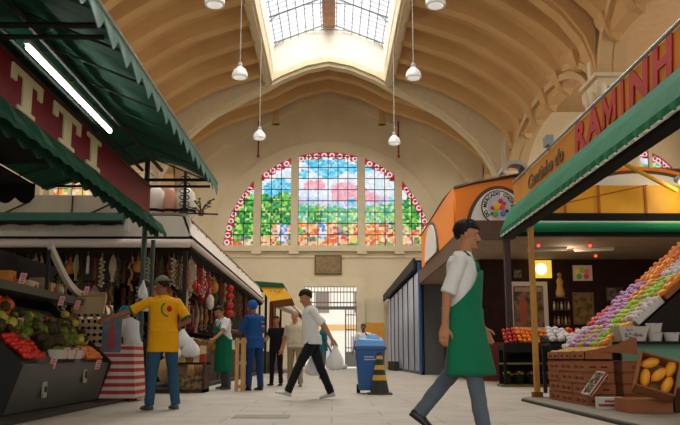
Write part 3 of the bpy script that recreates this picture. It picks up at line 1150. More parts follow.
MB().lathe((0, 0, 0), [(0.05, 0), (0.07, 0.1), (0.05, 0.1), (0.01, 0.09)], 10).build('pot', M('clay_pot', '8a4a34', 0.8), pp)

# ================================================================== FAR LEFT STALLS
fs = empty('awning_stall', (-2.6, 24, 0), 0, 'far left stall with yellow awning and green awning above it', 'stall')
m_yel = M('yellow_canvas', 'e0a52c', 0.6, var=0.08)
mb = MB()
rings = []
for i in range(13):
    y = 33.2 + i * 0.35
    rings.append([(-2.9, y, 3.42), (-2.3, y, 3.3), (-1.75, y, 2.95), (-1.35, y, 2.5), (-1.37, y, 2.48), (-1.78, y, 2.92), (-2.32, y, 3.27), (-2.9, y, 3.39)])
mb.loft(rings)
ya = part(mb, 'yellow_awning', m_yel, fs)
part(MB().loft([[(-2.95, 33.1, 3.5), (-2.0, 33.1, 3.5), (-1.6, 32.9, 3.0), (-2.5, 32.9, 2.88)], [(-2.95, 33.14, 3.5), (-2.0, 33.14, 3.5), (-1.6, 32.94, 3.0), (-2.5, 32.94, 2.88)]]), 'front_flap', m_yel, ya)
part(MB().loft([[(-2.5, 32.92, 2.89), (-1.62, 32.92, 3.0), (-1.5, 32.95, 2.72), (-2.3, 32.95, 2.62)], [(-2.5, 32.95, 2.89), (-1.62, 32.95, 3.0), (-1.5, 32.98, 2.72), (-2.3, 32.98, 2.62)]]), 'flap_fringe', M('brown_fringe', '6e4218', 0.7), ya)
mb = MB()
valance(mb, (-1.36, 33.2, 2.5), (-1.36, 37.4, 2.5), 0.2, 12)
part(mb, 'fringe', M('brown_fringe', '6e4218', 0.7), ya)
part(MB().tube([(-2.5, 33.05, 3.32), (-2.4, 33.05, 3.22), (-2.32, 33.05, 3.32), (-2.25, 33.03, 3.2), (-2.15, 33.03, 3.28), (-2.05, 33.03, 3.18)], 0.025, 5), 'awning_script', M('brown_print', '7a4a14', 0.6), ya)
part(MB().loft([[(-3.3, y, 3.72), (-2.0, y, 3.62), (-1.95, y, 3.45), (-3.3, y, 3.5)] for y in (33, 36)]), 'green_awning', m_green, fs)
part(MB().loft([[(-2.9, y, 3.3), (-1.9, y, 3.15), (-1.15, y, 2.55), (-1.2, y, 2.5), (-2.9, y, 3.2)] for y in (37.6, 43)]), 'white_awning', m_fas, fs)
for y in (33.3, 37.5, 43):
    part(MB().box(-2.75, -2.65, y - 0.05, y + 0.05, 0, 3.3), 'post', m_frame, fs)
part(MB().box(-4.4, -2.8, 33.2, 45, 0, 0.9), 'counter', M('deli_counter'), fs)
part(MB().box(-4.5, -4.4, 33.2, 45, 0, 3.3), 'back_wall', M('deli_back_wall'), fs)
for k, (y, c, w) in enumerate(((33.4, 'a83a34', 0.3), (33.9, '4a6a4c', 0.25), (34.6, '8a3428', 0.3), (35.3, 'c7bba0', 0.3), (36.2, '6c5a4c', 0.3))):
    mb = MB()
    rings = []
    for i in range(9):
        t = i / 8
        rings.append([(-2.55 + 0.03 * math.sin(j * 1.6 + i * .3), y + w * j / 5, 2.9 - 1.3 * t) for j in range(6)] + [(-2.53 + 0.03 * math.sin(j * 1.6 + i * .3), y + w * j / 5, 2.9 - 1.3 * t) for j in range(5, -1, -1)])
    mb.loft(rings)
    tag(mb.build('hanging_cloth', M('cloth_%d' % k, c, 0.9)), 'cloth strip hanging below the yellow awning, %s' % ('red at its near end', 'green beside the red one', 'brick red in the middle', 'beige farther along', 'grey brown farthest back')[k], 'cloth', 'cloths hung by the yellow awning')

# ================================================================== RIGHT FRUIT STALL, RAMINHO BOARD
rs = empty('fruit_stall', (3.2, 10, 0), 0, 'right fruit stall with orange RAMINHO board and green awning on a yellow post', 'stall')
m_org = M('orange_board', 'cf8420', 0.5, var=0.12, vscale=2)
sb2 = part(MB().box(3.06, 3.12, 4.0, 13.35, 3.03, 3.5), 'sign_board', m_org, rs)
part(MB().tube([(3.05, 4.0, 3.53), (3.05, 13.35, 3.53)], 0.02, 6), 'top_rail', M('galvanised_tube'), sb2)
m_rl = M('red_letters', 'b80c0c', 0.5)
RW = par_world(rs)
for ch, y, w in (('R', 9.85, 0.5), ('A', 9.36, 0.54), ('M', 8.8, 0.5), ('I', 8.2, 0.17), ('N', 7.98, 0.52), ('H', 7.36, 0.5), ('O', 6.7, 0.5)):
    if ch == 'M':
        lp = [(0, 0), (0, .34), (.1, .34), (.225, .15), (.35, .34), (.45, .34), (.45, 0), (.36, 0), (.36, .2), (.225, 0.0), (.09, .2), (.09, 0)]
        plate('letter', [[(px_ + .12 * pz_, pz_) for px_, pz_ in lp]], 0.016, m_rl, ONRIGHT(3.05 - RW.x, y - RW.y, 3.15 - RW.z), sb2)
        continue
    words('letter', ch, 0.475, 0.008, m_rl, ONRIGHT(3.05 - RW.x, y - RW.y, 3.15 - RW.z), sb2, xs=w / (0.46 if ch == 'M' else 0.2 if ch == 'I' else 0.36), shear=0.12, bold=0.004 if ch == 'M' else 0.022)
m_gold = M('dark_script', '6b4a16', 0.5)
words('letter', 'Cantinho do', 0.28, 0.006, m_gold, ONRIGHT(3.05 - RW.x, 12.35 - RW.y, 3.2 - RW.z), sb2, xs=1.38, shear=0.3, bold=0.004)
mb = MB()
k = 40
rings = []
for i in range(k + 1):
    y = 4.0 + (13.5 - 4.0) * i / k
    sg = 0.03 * abs(math.sin(PI * (y - 0.3) / 2.3))
    rings.append([(3.05, y, 3.14), (2.96 - sg * .4, y, 2.97), (2.84, y, 2.72), (2.86, y, 2.71), (2.98, y, 2.95), (3.065, y, 3.12)])
mb.loft(rings)
m_green2 = M('bright_green_canvas', '0e7048', 0.7, var=0.12, vscale=1.5, bump=0.25, bscale=5)
ra = part(mb, 'green_awning', m_green2, rs)
mb = MB()
valance(mb, (2.84, 4.0, 2.73), (2.84, 13.5, 2.73), 0.1, 34, amp=0.5)
part(mb, 'valance', m_green2, ra)
mb = MB()
valance(mb, (2.838, 4.0, 2.655), (2.838, 13.5, 2.655), 0.03, 34, amp=0.5)
part(mb, 'white_piping', M('white_piping', 'd5d8d0', 0.7), ra)
part(MB().box(2.9, 3.05, 4.0, 13.5, 2.6, 2.66), 'dark_lining', m_black, ra)
part(MB().loft([[(3.05, 13.5, 3.14), (2.84, 13.5, 2.72), (2.84, 13.5, 2.6), (3.1, 13.5, 2.6)], [(3.05, 13.52, 3.14), (2.84, 13.52, 2.72), (2.84, 13.52, 2.6), (3.1, 13.52, 2.6)]]), 'end_flap', m_green2, ra)
po = part(MB().box(3.03, 3.11, 12.32, 12.40, 0.045, 3.1), 'post', M('mustard_post', 'b98318', 0.45, var=0.15), rs, bevel=0.008)
part(MB().box(3.0, 3.14, 12.29, 12.43, 0.045, 0.12), 'foot', M('rust_foot', '7a4a1c', 0.7), po)
part(MB().tube([(3.08, 4.0, 3.0), (3.08, 13.35, 3.0)], 0.03, 6), 'awning_beam', m_frame, rs)
sp_ = empty('spotlight', (3.05, 11.05, 3.5), 0, 'small grey clip lamp on the rail of the orange board', 'lamp')
MB().box(-0.05, 0.05, -0.1, 0.1, 0.06, 0.2).build('lamp_head', M('lamp_grey', '8a8f90', 0.4, 0.4), sp_)
MB().tube([(0, 0, 0), (0, 0, 0.08)], 0.015, 6).build('clip', m_frame, sp_)

# ---- yellow wall panels and round awning edge of the stall behind (faces the camera)
ys = empty('flower_stall', (4.1, 19, 0), 0, 'dark fruit and flower stall behind the fruit display, with brown fascia', 'stall')
m_brown = M('dark_brown_fascia', '55341f', 0.5, var=0.08)
m_yp = M('yellow_panel', 'e0a010', 0.5, var=0.06)
part(MB().box(4.6, 12, 18.6, 18.66, 3.95, 4.62), 'yellow_panel', m_yp, ys)
mb = MB()
for x in (5.15, 5.45, 6.25, 7.35, 8.6):
    mb.box(x - 0.025, x + 0.025, 18.55, 18.6, 3.95, 4.62)
mb.tube([(4.7, 18.54, 4.02), (7.4, 18.54, 4.62)], 0.015, 5)
part(mb, 'panel_batten', M('orange_batten', 'a35a10', 0.5), ys)
part(MB().box(4.4, 12, 18.55, 18.7, 3.72, 3.95), 'black_band', m_black, ys)
part(MB().tube([(4.1, 18.5, 3.6), (12, 18.5, 3.6)], 0.11, 14), 'awning_roll', m_green2, ys, smooth=True)
part(MB().tube([(4.1, 18.47, 3.71), (12, 18.47, 3.71)], 0.04, 8), 'pale_roll', M('pale_green_roll', '9db8a4', 0.5), ys, smooth=True)
part(MB().box(4.1, 12, 18.5, 18.6, 3.4, 3.5), 'dark_rail', m_black, ys)
part(MB().box(4.1, 12, 18.7, 23, 3.4, 3.45), 'soffit', M('stall_soffit', 'a08a74', 0.8, var=0.1), ys)
part(MB().box(4.1, 12, 23, 23.1, 0, 3.4).box(12, 12.1, 18.6, 23, 0, 3.4), 'back_wall', M('stall_back_wall', '2c1410', 0.7, var=0.2), ys)
part(MB().box(4.0, 12, 22.7, 23.0, 0, 1.05), 'red_base_cabinet', M('red_cabinet', '6a1418', 0.5), ys)
for (x, y) in ((4.14, 19.0), (4.14, 23), (4.14, 27)):
    part(MB().box(x - 0.07, x + 0.07, y - 0.07, y + 0.07, 0, 3.4), 'post', M('dark_red_post', '2e1612', 0.5), ys)
# brown canopy fascia along the aisle and its front
part(MB().box(3.3, 3.36, 19.0, 31, 3.38, 3.85).box(3.3, 4.3, 19.0, 19.06, 3.38, 3.85), 'brown_fascia', m_brown, ys)
part(MB().box(3.36, 9, 19.06, 31, 3.8, 3.85), 'fascia_roof', m_brown, ys)
part(MB().box(3.36, 4.2, 19.06, 31, 3.38, 3.42), 'aisle_soffit', M('stall_soffit'), ys)
part(MB().box(4.1, 9, 27.2, 27.3, 0, 3.4), 'partition', M('deli_back_wall'), ys)
part(MB().box(4.15, 4.7, 23.5, 30.5, 0, 1.0), 'counter', M('deli_counter'), ys)
# orange rounded top sign: side along the aisle, front with arch and emblem
m_or = M('bright_orange_sign', 'f08410', 0.45)
m_wh = M('sign_white', 'dad6cc', 0.5)
oz = par_world(ys)
pf = [(0, 3.85), (0, 5.15), (0.5, 5.28), (1.8, 5.5), (2.6, 5.5), (6.5, 5.3), (6.5, 3.85)]
fs_ = plate('orange_front', [pf], 0.1, m_or, Matrix.Translation(-oz) @ FRONT(3.34, 21.5, 0), ys)
pa = [(1.15 - 0.92 * math.cos(PI * i / 24), 3.85 + 1.36 * math.sin(PI * i / 24)) for i in range(25)]
plate('brown_arch', [pa], 0.04, m_brown, Matrix.Translation(-oz) @ FRONT(3.34, 21.42, 0), fs_)
pa = [(1.15 - 0.82 * math.cos(PI * i / 24), 3.85 + 1.26 * math.sin(PI * i / 24)) for i in range(25)]
plate('white_arch', [pa], 0.04, m_wh, Matrix.Translation(-oz) @ FRONT(3.34, 21.39, 0), fs_)
# emblem: ring with lettering and a fruit group
ex, ez = 4.47, 4.6
ring = lambda r, n=32, sy=1.0: [(r * math.cos(2 * PI * i / n), sy * r * math.sin(2 * PI * i / n)) for i in range(n)]
em = plate('emblem_rim', [ring(0.47)], 0.02, M('emblem_dark', '3a3c40', 0.5), Matrix.Translation(-oz) @ FRONT(ex, 21.35, ez), ys)
plate('emblem_ring', [ring(0.435)], 0.02, m_wh, Matrix.Translation(-oz) @ FRONT(ex, 21.33, ez), em)
plate('emblem_disc', [ring(0.30)], 0.02, M('emblem_grey', 'a9b4c0', 0.5), Matrix.Translation(-oz) @ FRONT(ex, 21.31, ez), em)
txt = 'DO MERCADO CHOPERIA'
for i, ch in enumerate(txt):
    a = math.radians(215 - i * (250 / (len(txt) - 1)))
    mt_ = Matrix.Translation(-oz) @ FRONT(ex, 21.315, ez) @ Matrix.Translation((0.33 * math.cos(a), 0.33 * math.sin(a), 0)) @ Matrix.Rotation(a - PI / 2, 4, 'Z')
    if ch != ' ':
        words('letter', ch, 0.125, 0.004, m_black, mt_, em, 'CENTER', bold=0.004)
for (x, z, r, c) in ((-0.08, 0.02, 0.13, 'e0b020'), (0.1, 0.0, 0.1, 'd8501c'), (0.06, 0.2, 0.08, 'b81c20'), (0.17, 0.12, 0.06, 'b81c20'), (-0.2, -0.02, 0.07, 'b02a3a'), (-0.12, -0.22, 0.1, '6a9a2c'), (0.12, -0.2, 0.1, '4a7ab0'), (-0.22, -0.2, 0.05, '1f5a2c'), (0.25, -0.12, 0.06, '2c2c30')):
    MB().ball((ex + x * .85 - oz.x, 21.3 - oz.y, ez + z * .85 - oz.z), r * .85, 0.02, r * .85, 14, 8).build('emblem_fruit', M('emblem_' + c, c, 0.5), em)
# side of the sign, with foreshortened arch
pf = [(0, 3.85), (0, 5.15), (-2.0, 5.2), (-8, 5.05), (-8, 3.85)]
sd_ = plate('orange_side', [[(-p[0], p[1]) for p in pf]], 0.08, m_or, Matrix.Translation(-oz) @ frame((3.32, 21.5, 0), (0, 1, 0), (0, 0, 1)), ys)
for r, dx, m_ in ((1.75, 0.0, m_brown), (1.5, -0.03, m_wh)):
    pa = [(4.9 - r * math.cos(PI * i / 24), 3.85 + (0.55 + 0.35 * r) * math.sin(PI * i / 24)) for i in range(25)]
    plate('side_arch', [pa], 0.04, m_, Matrix.Translation(-oz) @ frame((3.26 + dx, 21.5, 0), (0, 1, 0), (0, 0, 1)), sd_)
# brown edge capping of the sign
mb = MB()
mb.tube([(3.3, 29.5, 5.07), (3.3, 23.5, 5.22), (3.34, 21.45, 5.17), (3.84, 21.42, 5.3), (5.14, 21.42, 5.52), (5.94, 21.42, 5.52), (9.8, 21.42, 5.32)], 0.05, 6)
part(mb, 'sign_capping', m_brown, ys)
# far brown and white arch seen above the yellow panels
pa = [(7.3 - 1.5 * math.cos(PI * i / 24), 4.62 + 0.52 * math.sin(PI * i / 24)) for i in range(25)]
plate('orange_arch', [pa], 0.05, m_or, Matrix.Translation(-oz) @ FRONT(0, 18.9, 0), ys)
pa = [(7.3 - 1.35 * math.cos(PI * i / 24), 4.62 + 0.42 * math.sin(PI * i / 24)) for i in range(25)]
plate('brown_arch', [pa], 0.05, m_brown, Matrix.Translation(-oz) @ FRONT(0, 18.85, 0), ys)
pa = [(7.3 - 1.15 * math.cos(PI * i / 24), 4.62 + 0.33 * math.sin(PI * i / 24)) for i in range(25)]
plate('white_arch', [pa], 0.05, m_wh, Matrix.Translation(-oz) @ FRONT(0, 18.8, 0), ys)
part(MB().box(6.5, 12, 18.88, 18.96, 5.0, 5.1), 'brown_cornice', m_brown, ys)
# yellow strut and floodlight
part(MB().tube([(6.6, 17.9, 5.0), (7.8, 17.9, 4.35)], 0.05, 8), 'strut', M('mustard_post'), ys)
fl2 = empty('floodlight', (7.95, 17.8, 4.6), 0, 'glowing floodlight beside the yellow strut at the right edge', 'lamp')
MB().lathe((0, 0, 0), [(0.05, 0.25), (0.1, 0.15), (0.16, 0.0), (0.17, -0.03), (0.15, 0.0), (0.02, 0.1)], 14, Matrix.Rotation(math.radians(-100), 4, 'Y') @ Matrix.Rotation(math.radians(15), 4, 'X')).build('lamp_reflector', M('lamp_grey'), fl2, smooth=True)
MB().ball((0.05, -0.03, 0.0), 0.12, 0.12, 0.12, 12, 8).build('bulb', M('warm_bulb', 'fff2b8', 0.4, emis=8), fl2, smooth=True)
pd = bpy.data.lights.new('floodlight_beam', 'POINT')
pd.energy = 90
pd.color = (1, 0.85, 0.5)
pd.shadow_soft_size = 0.15
po_ = bpy.data.objects.new('floodlight_beam', pd)
COL.objects.link(po_)
po_.location = (7.9, 17.7, 4.5)
# white curved ventilation hood on the sign roof
hd = empty('roof_fan', (4.9, 21.3, 5.5), 0, 'grey fluted metal fan hood on the orange sign roof', 'fan')
mb = MB()
rings = []
for i in range(13):
    a = PI * i / 12
    rings.append([(-0.38 * math.cos(a), -0.25, 0.32 * math.sin(a) * (1 + .06 * (i % 2))), (-0.38 * math.cos(a), 0.25, 0.32 * math.sin(a) * (1 + .06 * (i % 2))), (-0.3 * math.cos(a), 0.25, 0.24 * math.sin(a)), (-0.3 * math.cos(a), -0.25, 0.24 * math.sin(a))])
mb.loft(rings)
mb.build('hood', M('hood_grey', 'b0b2ae', 0.35, 0.5), hd)
MB().box(0.15, 0.5, -0.1, 0.1, -0.1, 0.15).build('motor', M('motor_dark', '4a4c4c', 0.5, 0.4), hd)

# ---- blue-grey roller shutters along the right aisle
m_shut = M('blue_grey_shutter', 'b2b9c8', 0.4, 0.25, var=0.2, vscale=1.2)
places = ['nearest the camera', 'second from the near end', 'third from the near end', 'fourth from the near end', 'fifth from the near end', 'sixth from the near end', 'farthest, beside the ochre paint']
for i in range(7):
    y0 = 31.0 + i * 2.65
    s = empty('roller_shutter', (3.4, y0, 0), 0, 'tall blue grey metal shutter on the right aisle, ' + places[i], 'shutter', 'blue grey shutters on the right aisle')
    mb = MB()
    n = 14
    rings = []
    for k in range(n * 4 + 1):
        yy = 0.08 + (2.5) * k / (n * 4)
        dx = 0.025 * (1 if (k % 4) < 2 else 0)
        rings.append([(dx, yy, 0.12), (dx, yy, 4.0), (dx + 0.03, yy, 4.0), (dx + 0.03, yy, 0.12)])
    mb.loft(rings)
    mb.build('shutter_panel', m_shut, s)
    MB().box(-0.03, 0.06, 0, 0.08, 0, 4.1).build('frame_post', M('shutter_frame', '3c4350', 0.5, 0.3), s)
    MB().box(-0.04, 0.06, 0, 2.65, 0, 0.12).build('bottom_rail', M('shutter_frame'), s)
mb = MB().box(3.2, 3.7, 30.9, 49.6, 4.15, 4.32).box(3.12, 3.2, 30.9, 49.6, 4.0, 4.4)
o = mb.build('shutter_hood', M('black_hood', '23252a', 0.6))
tag(o, 'long dark hood running above the right aisle shutters', 'hood')
o = MB().box(3.5, 8.9, 31, 49.6, 0, 4.1).build('closed_stall', M('closed_stall_wall', '6a6a66', 0.8))
tag(o, 'closed stall block behind the blue grey shutters', 'stall')
tag(MB().box(3.28, 3.36, 30.6, 30.95, 0, 4.2).build('blue_post', M('blue_post', '1e4f86', 0.5)), 'narrow blue painted post at the near end of the shutters', 'post')

# ================================================================== FRUIT AND GOODS
def fruit_mesh(kind):
    mb = MB()
    if kind == 'apple':
        prof = [(0.004, 0.012), (0.02, 0.0), (0.036, 0.01), (0.046, 0.035), (0.046, 0.055), (0.036, 0.078), (0.018, 0.084), (0.006, 0.074)]
        mb.lathe((0, 0, -0.042), prof, 12)
        mb.tube([(0, 0, 0.03), (0.004, 0, 0.055)], 0.003, 4)
    elif kind == 'orange':
        mb.ball((0, 0, 0), 0.046, 0.046, 0.043, 12, 8)
        mb.ball((0, 0, 0.042), 0.006, 0.006, 0.004, 6, 4)
    elif kind == 'mango':
        mb.ball((0, 0, 0), 0.075, 0.048, 0.044, 12, 8, fn=lambda d: 1 + 0.12 * d.x + 0.05 * d.y * d.x)
        mb.tube([(-0.064, 0, 0), (-0.078, 0.002, 0)], 0.004, 4)
    elif kind == 'papaya':
        mb.ball((0, 0, 0), 0.15, 0.075, 0.075, 14, 10, fn=lambda d: 1 + 0.18 * d.x)
        mb.tube([(-0.115, 0, 0), (-0.14, 0.004, 0)], 0.01, 5)
    elif kind == 'tomato':
        mb.ball((0, 0, 0), 0.04, 0.04, 0.034, 12, 7, fn=lambda d: 1 + 0.04 * math.cos(5 * math.atan2(d.y, d.x)))
        mb.ball((0, 0, 0.033), 0.012, 0.012, 0.004, 5, 4)
    elif kind == 'pumpkin':
        mb.ball((0, 0, 0), 0.17, 0.15, 0.12, 24, 10, fn=lambda d: 1 + 0.06 * math.cos(10 * math.atan2(d.y, d.x)))
        mb.tube([(0, 0, 0.1), (0.01, 0, 0.15)], [0.02, 0.012], 6)
    elif kind == 'wrapped':
        mb.ball((0, 0, 0), 0.05, 0.05, 0.047, 10, 7, fn=lambda d: 1 + 0.05 * math.sin(9 * d.x + 3) * math.cos(8 * d.y))
        mb.lathe((0, 0, -0.03), [(0.052, 0.0), (0.058, 0.02), (0.06, 0.035), (0.05, 0.03)], 10)
    elif kind == 'lettuce':
        mb.ball((0, 0, 0), 0.1, 0.1, 0.085, 32, 20, fn=lambda d: 1 + 0.17 * math.sin(15 * d.x + 7 * d.z) * math.cos(13 * d.y - 6 * d.z) + 0.1 * math.sin(27 * d.z + 15 * d.x) * math.sin(19 * d.y))
    elif kind == 'carrot':
        mb.cap_tube((0, 0, 0), 0.022, (0.11, 0, 0), 0.008, 8, 2)
    return mb


FR = {}


def fruit(kind, mat, loc, rot, label, group, cat=None, sc=1.0, nm=None):
    key = (kind, mat.name)
    nm = nm or {'wrapped': 'wrapped_fruit'}.get(kind, kind)
    if key not in FR:
        o = fruit_mesh(kind).build(nm, mat, None, smooth=True)
        o.location = loc
        o.rotation_euler = rot
        o.scale = (sc,) * 3
        tag(o, label, cat or nm.replace('_', ' '), group)
        FR[key] = o
        return o
    o = FR[key].copy()
    COL.objects.link(o)
    o.name = nm
    o.location = loc
    o.rotation_euler = rot
    o.scale = (sc,) * 3
    o['label'] = label
    o['group'] = group
    o['category'] = cat or nm.replace('_', ' ')
    return o


m_appr = M('red_apple_skin', 'c22a34', 0.35, hex2='d85a4a', vscale=14)
m_appp = M('purple_pink_wrap', 'a86a9a', 0.5, hex2='c89abf', vscale=25)
m_lime = M('lime_green_skin', '9ac22e', 0.4, var=0.15, vscale=12)
m_orng = M('orange_skin', 'f07c0c', 0.45, var=0.1, vscale=12, bump=0.2, bscale=120)
m_mang = M('yellow_mango_skin', 'f0a81c', 0.4, hex2='e07a1a', vscale=9)
m_pch = M('peach_skin', 'e69a4a', 0.6, hex2='d8603a', vscale=12)
m_tis = M('white_tissue_wrap', 'dcd6d2', 0.8, hex2='b0a4a8', vscale=16)
m_pale = M('pale_yellow_skin', 'd8cf6a', 0.45, var=0.15, vscale=10)
m_paleg = M('olive_green_skin', 'a8a83a', 0.45, hex2='c9b34a', vscale=14)
m_tom = M('tomato_skin', 'd02418', 0.3, var=0.1, vscale=9)
m_pap = M('papaya_skin', 'f29a1c', 0.45, hex2='e8b02a', vscale=6)
m_pump = M('pumpkin_skin', 'd0501c', 0.5, var=0.15, vscale=8)
m_let = M('lettuce_leaf', '4c6420', 0.6, hex2='84863a', vscale=16)
m_letd = M('dark_lettuce_leaf', '3a3a1e', 0.6, hex2='5a3826', vscale=16)
m_card = M('brown_cardboard', '965e3c', 0.85, var=0.08, vscale=6)
m_cardl = M('light_cardboard', 'bfa47c', 0.85, var=0.08)
m_crw = M('white_crate', 'c9c4b8', 0.7, var=0.05)

# ---- right display: a sloped stand with tilted open crates of fruit
TH = math.radians(40)
U = Vector((math.cos(TH), 0, math.sin(TH)))
N = Vector((-math.sin(TH), 0, math.cos(TH)))
SO = Vector((3.72, 0, 0.70))
stand = empty('display_stand', (4.6, 12.2, 0), 0, 'dark sloping stand that carries the tilted fruit crates', 'stand')
e1 = SO + U * 2.9
mb = MB().loft([[(SO.x, y, 0.09), (SO.x, y, SO.z - 0.03), (e1.x, y, e1.z - 0.03), (e1.x, y, 0.09)] for y in (10.95, 13.1)])
part(mb, 'slope_body', M('stand_dark', '2a211a', 0.8), stand)
part(MB().box(3.82, 6.2, 10.78, 10.84, 0.1, 0.80), 'green_front_panel', M('sea_green_panel', '6fa182', 0.5, var=0.05), stand)
part(MB().box(3.75, 6.2, 10.6, 10.95, 0.80, 0.835), 'ledge', M('stand_dark'), stand)


def crate(y0, y1, s0, s1, mat, label, h=0.09, grp='tilted fruit crates on the right display'):
    """open crate lying on the slope, from distance s0 to s1 up the slope"""
    t = empty('fruit_crate', SO + U * s0 + Vector((0, y0, 0)), 0, label, 'crate', grp)
    o0 = Vector(t.location)

    def P(s, y, n):
        return SO + U * s + N * n + Vector((0, y, 0)) - o0
    w = 0.012

    def bx(sa, sb, ya, yb, na, nb, mb):
        mb.loft([[P(sa, ya, na), P(sb, ya, na), P(sb, yb, na), P(sa, yb, na)], [P(sa, ya, nb), P(sb, ya, nb), P(sb, yb, nb), P(sa, yb, nb)]])
    mb = MB()
    bx(s0, s1, y0, y1, 0, 0.012, mb)
    mb.build('crate_base', mat, t)
    mb = MB()
    bx(s0, s0 + w, y0, y1, 0, h, mb)
    bx(s1 - w, s1, y0, y1, 0, h, mb)
    bx(s0, s1, y0, y0 + w, 0, h, mb)
    bx(s0, s1, y1 - w, y1, 0, h, mb)
    mb.build('crate_sides', mat, t)
    return t


kinds = {
    'or': ('orange', m_orng, 'orange'), 'pe': ('orange', m_pch, 'peach'), 'pu': ('wrapped', m_appp, 'plum'), 'ma': ('mango', m_mang, 'mango'),
    'li': ('apple', m_lime, 'green_apple'), 'ti': ('wrapped', m_tis, 'wrapped_fruit'), 'ap': ('apple', m_appr, 'red_apple'), 'pa': ('orange', m_pale, 'yellow_guava'),
    'ol': ('orange', m_paleg, 'green_fig')}
rowtxt = ['farthest row', 'second row from the back', 'third row from the back', 'fourth row from the back', 'second row from the front', 'front row']
tiertxt = ['bottom', 'second from bottom', 'middle', 'upper', 'top']
words_for = {'or': 'bright oranges', 'pe': 'orange peaches', 'pu': 'purple wrapped fruit', 'ma': 'yellow mangoes', 'li': 'bright green apples', 'ti': 'white tissue-wrapped fruit', 'ap': 'dark red apples', 'pa': 'pale yellow fruit', 'ol': 'olive green fruit'}
single = {'or': 'bright orange', 'pe': 'orange peach', 'pu': 'purple wrapped fruit', 'ma': 'yellow mango', 'li': 'bright green apple', 'ti': 'white tissue-wrapped fruit', 'ap': 'dark red apple', 'pa': 'pale yellow fruit', 'ol': 'olive green fruit'}
# rows from far (y=12.95) to near (y=11.0); tiers from the foot of the slope upwards
layout = [
    ['ti', 'ap', 'pu', 'pe', 'pe'],
    ['pu', 'pu', 'pu', 'ma', 'pe'],
    ['ol', 'pu', 'ma', 'pe', 'ap'],
    ['pu', 'li', 'ol', 'ti', 'ap'],
    ['li', 'ol', 'li', 'ti', 'pa'],
    ['ma', 'ti', 'ma', 'ma', 'pa'],
]
nfr = 0
for r in range(6):
    y1 = 13.0 - r * 0.345
    y0 = y1 - 0.33
    for t_ in range(5):
        s0 = t_ * 0.53
        s1 = s0 + 0.50
        kd = layout[r][t_]
        cm = [m_card, m_cardl, m_crw][(r * 2 + t_) % 3] if kd != 'ti' else m_crw
        crate(y0, y1, s0, s1, cm, 'crate of %s, %s, %s tier, right display' % (words_for[kd], rowtxt[r], tiertxt[t_]))
        k_, m_, nm = kinds[kd]
        nx = 3 if kd != 'ma' else 2
        ns = 5 if kd != 'ma' else 4
        for a in range(nx):
            for b_ in range(ns):
                s = s0 + (b_ + 0.5 + random.uniform(-.12, .12)) * 0.5 / ns
                y = y0 + (a + 0.5 + random.uniform(-.12, .12)) * 0.33 / nx
                p = SO + U * s + Vector((0, y, 0)) + N * (0.085 + random.uniform(-.008, .02))
                fruit(k_, m_, p, (random.uniform(-.5, .5), -TH + random.uniform(-.4, .4), random.uniform(0, 6.28) if kd != 'ma' else random.uniform(-.5, .5)),
                      '%s in the %s crate, %s, right display' % (single[kd], tiertxt[t_], rowtxt[r]), '%s in the %s crate, %s' % (words_for[kd], tiertxt[t_], rowtxt[r]), single[kd].split()[-1], sc=random.uniform(0.98, 1.12), nm=nm)
                nfr += 1

# ---- stacked cardboard mango boxes at the aisle edge
m_boxp = M('box_print', '5e2418', 0.8)
bt = None


def mango_box(loc, label, rot=0.0, open_top=False):
    global bt
    if bt is None:
        bt = empty('cardboard_box', loc, rot, label, 'box', 'brown fruit boxes stacked at the right kerb')
        MB().box(0, 0.36, 0, 0.57, 0, 0.131).build('box_body', m_card, bt, bevel=0.004)
        mb = MB()
        for y in (0.1, 0.33):
            mb.obox(Matrix.Translation((-0.002, y + 0.03, 0.058)) @ Matrix.Rotation(0.7, 4, 'X'), 0.003, 0.05, 0.035)
            mb.box(-0.003, 0, y - 0.06, y - 0.01, 0.045, 0.07)
            mb.box(-0.003, 0, y + 0.08, y + 0.13, 0.04, 0.05).box(-0.003, 0, y + 0.08, y + 0.12, 0.06, 0.07)
        for x in (0.06, 0.2):
            mb.box(x, x + 0.08, -0.003, 0, 0.045, 0.065)
        mb.build('printed_mark', m_boxp, bt)
        MB().box(-0.0025, 0.362, -0.0025, 0.572, 0.115, 0.121).build('lid_edge', M('box_edge_dark', '5e3820', 0.9), bt)
        return bt
    return dup(bt, loc, (0, 0, rot), label)


ct_txt = ['far end column', 'middle column', 'near end column']
lv_txt = ['bottom box', 'second box up', 'third box up', 'fourth box up']
for c in range(3):
    for l in range(4):
        mango_box((3.1 + random.uniform(-.01, .01), 11.24 - c * 0.58 + random.uniform(-.005, .005), 0.046 + l * 0.136), 'printed fruit box, %s of the %s at the kerb' % (lv_txt[l], ct_txt[c]))
for l in range(4):
    mango_box((4.14, 10.1, 0.046 + l * 0.136), 'brown fruit box end-on behind the near column, %s' % lv_txt[l], PI / 2)
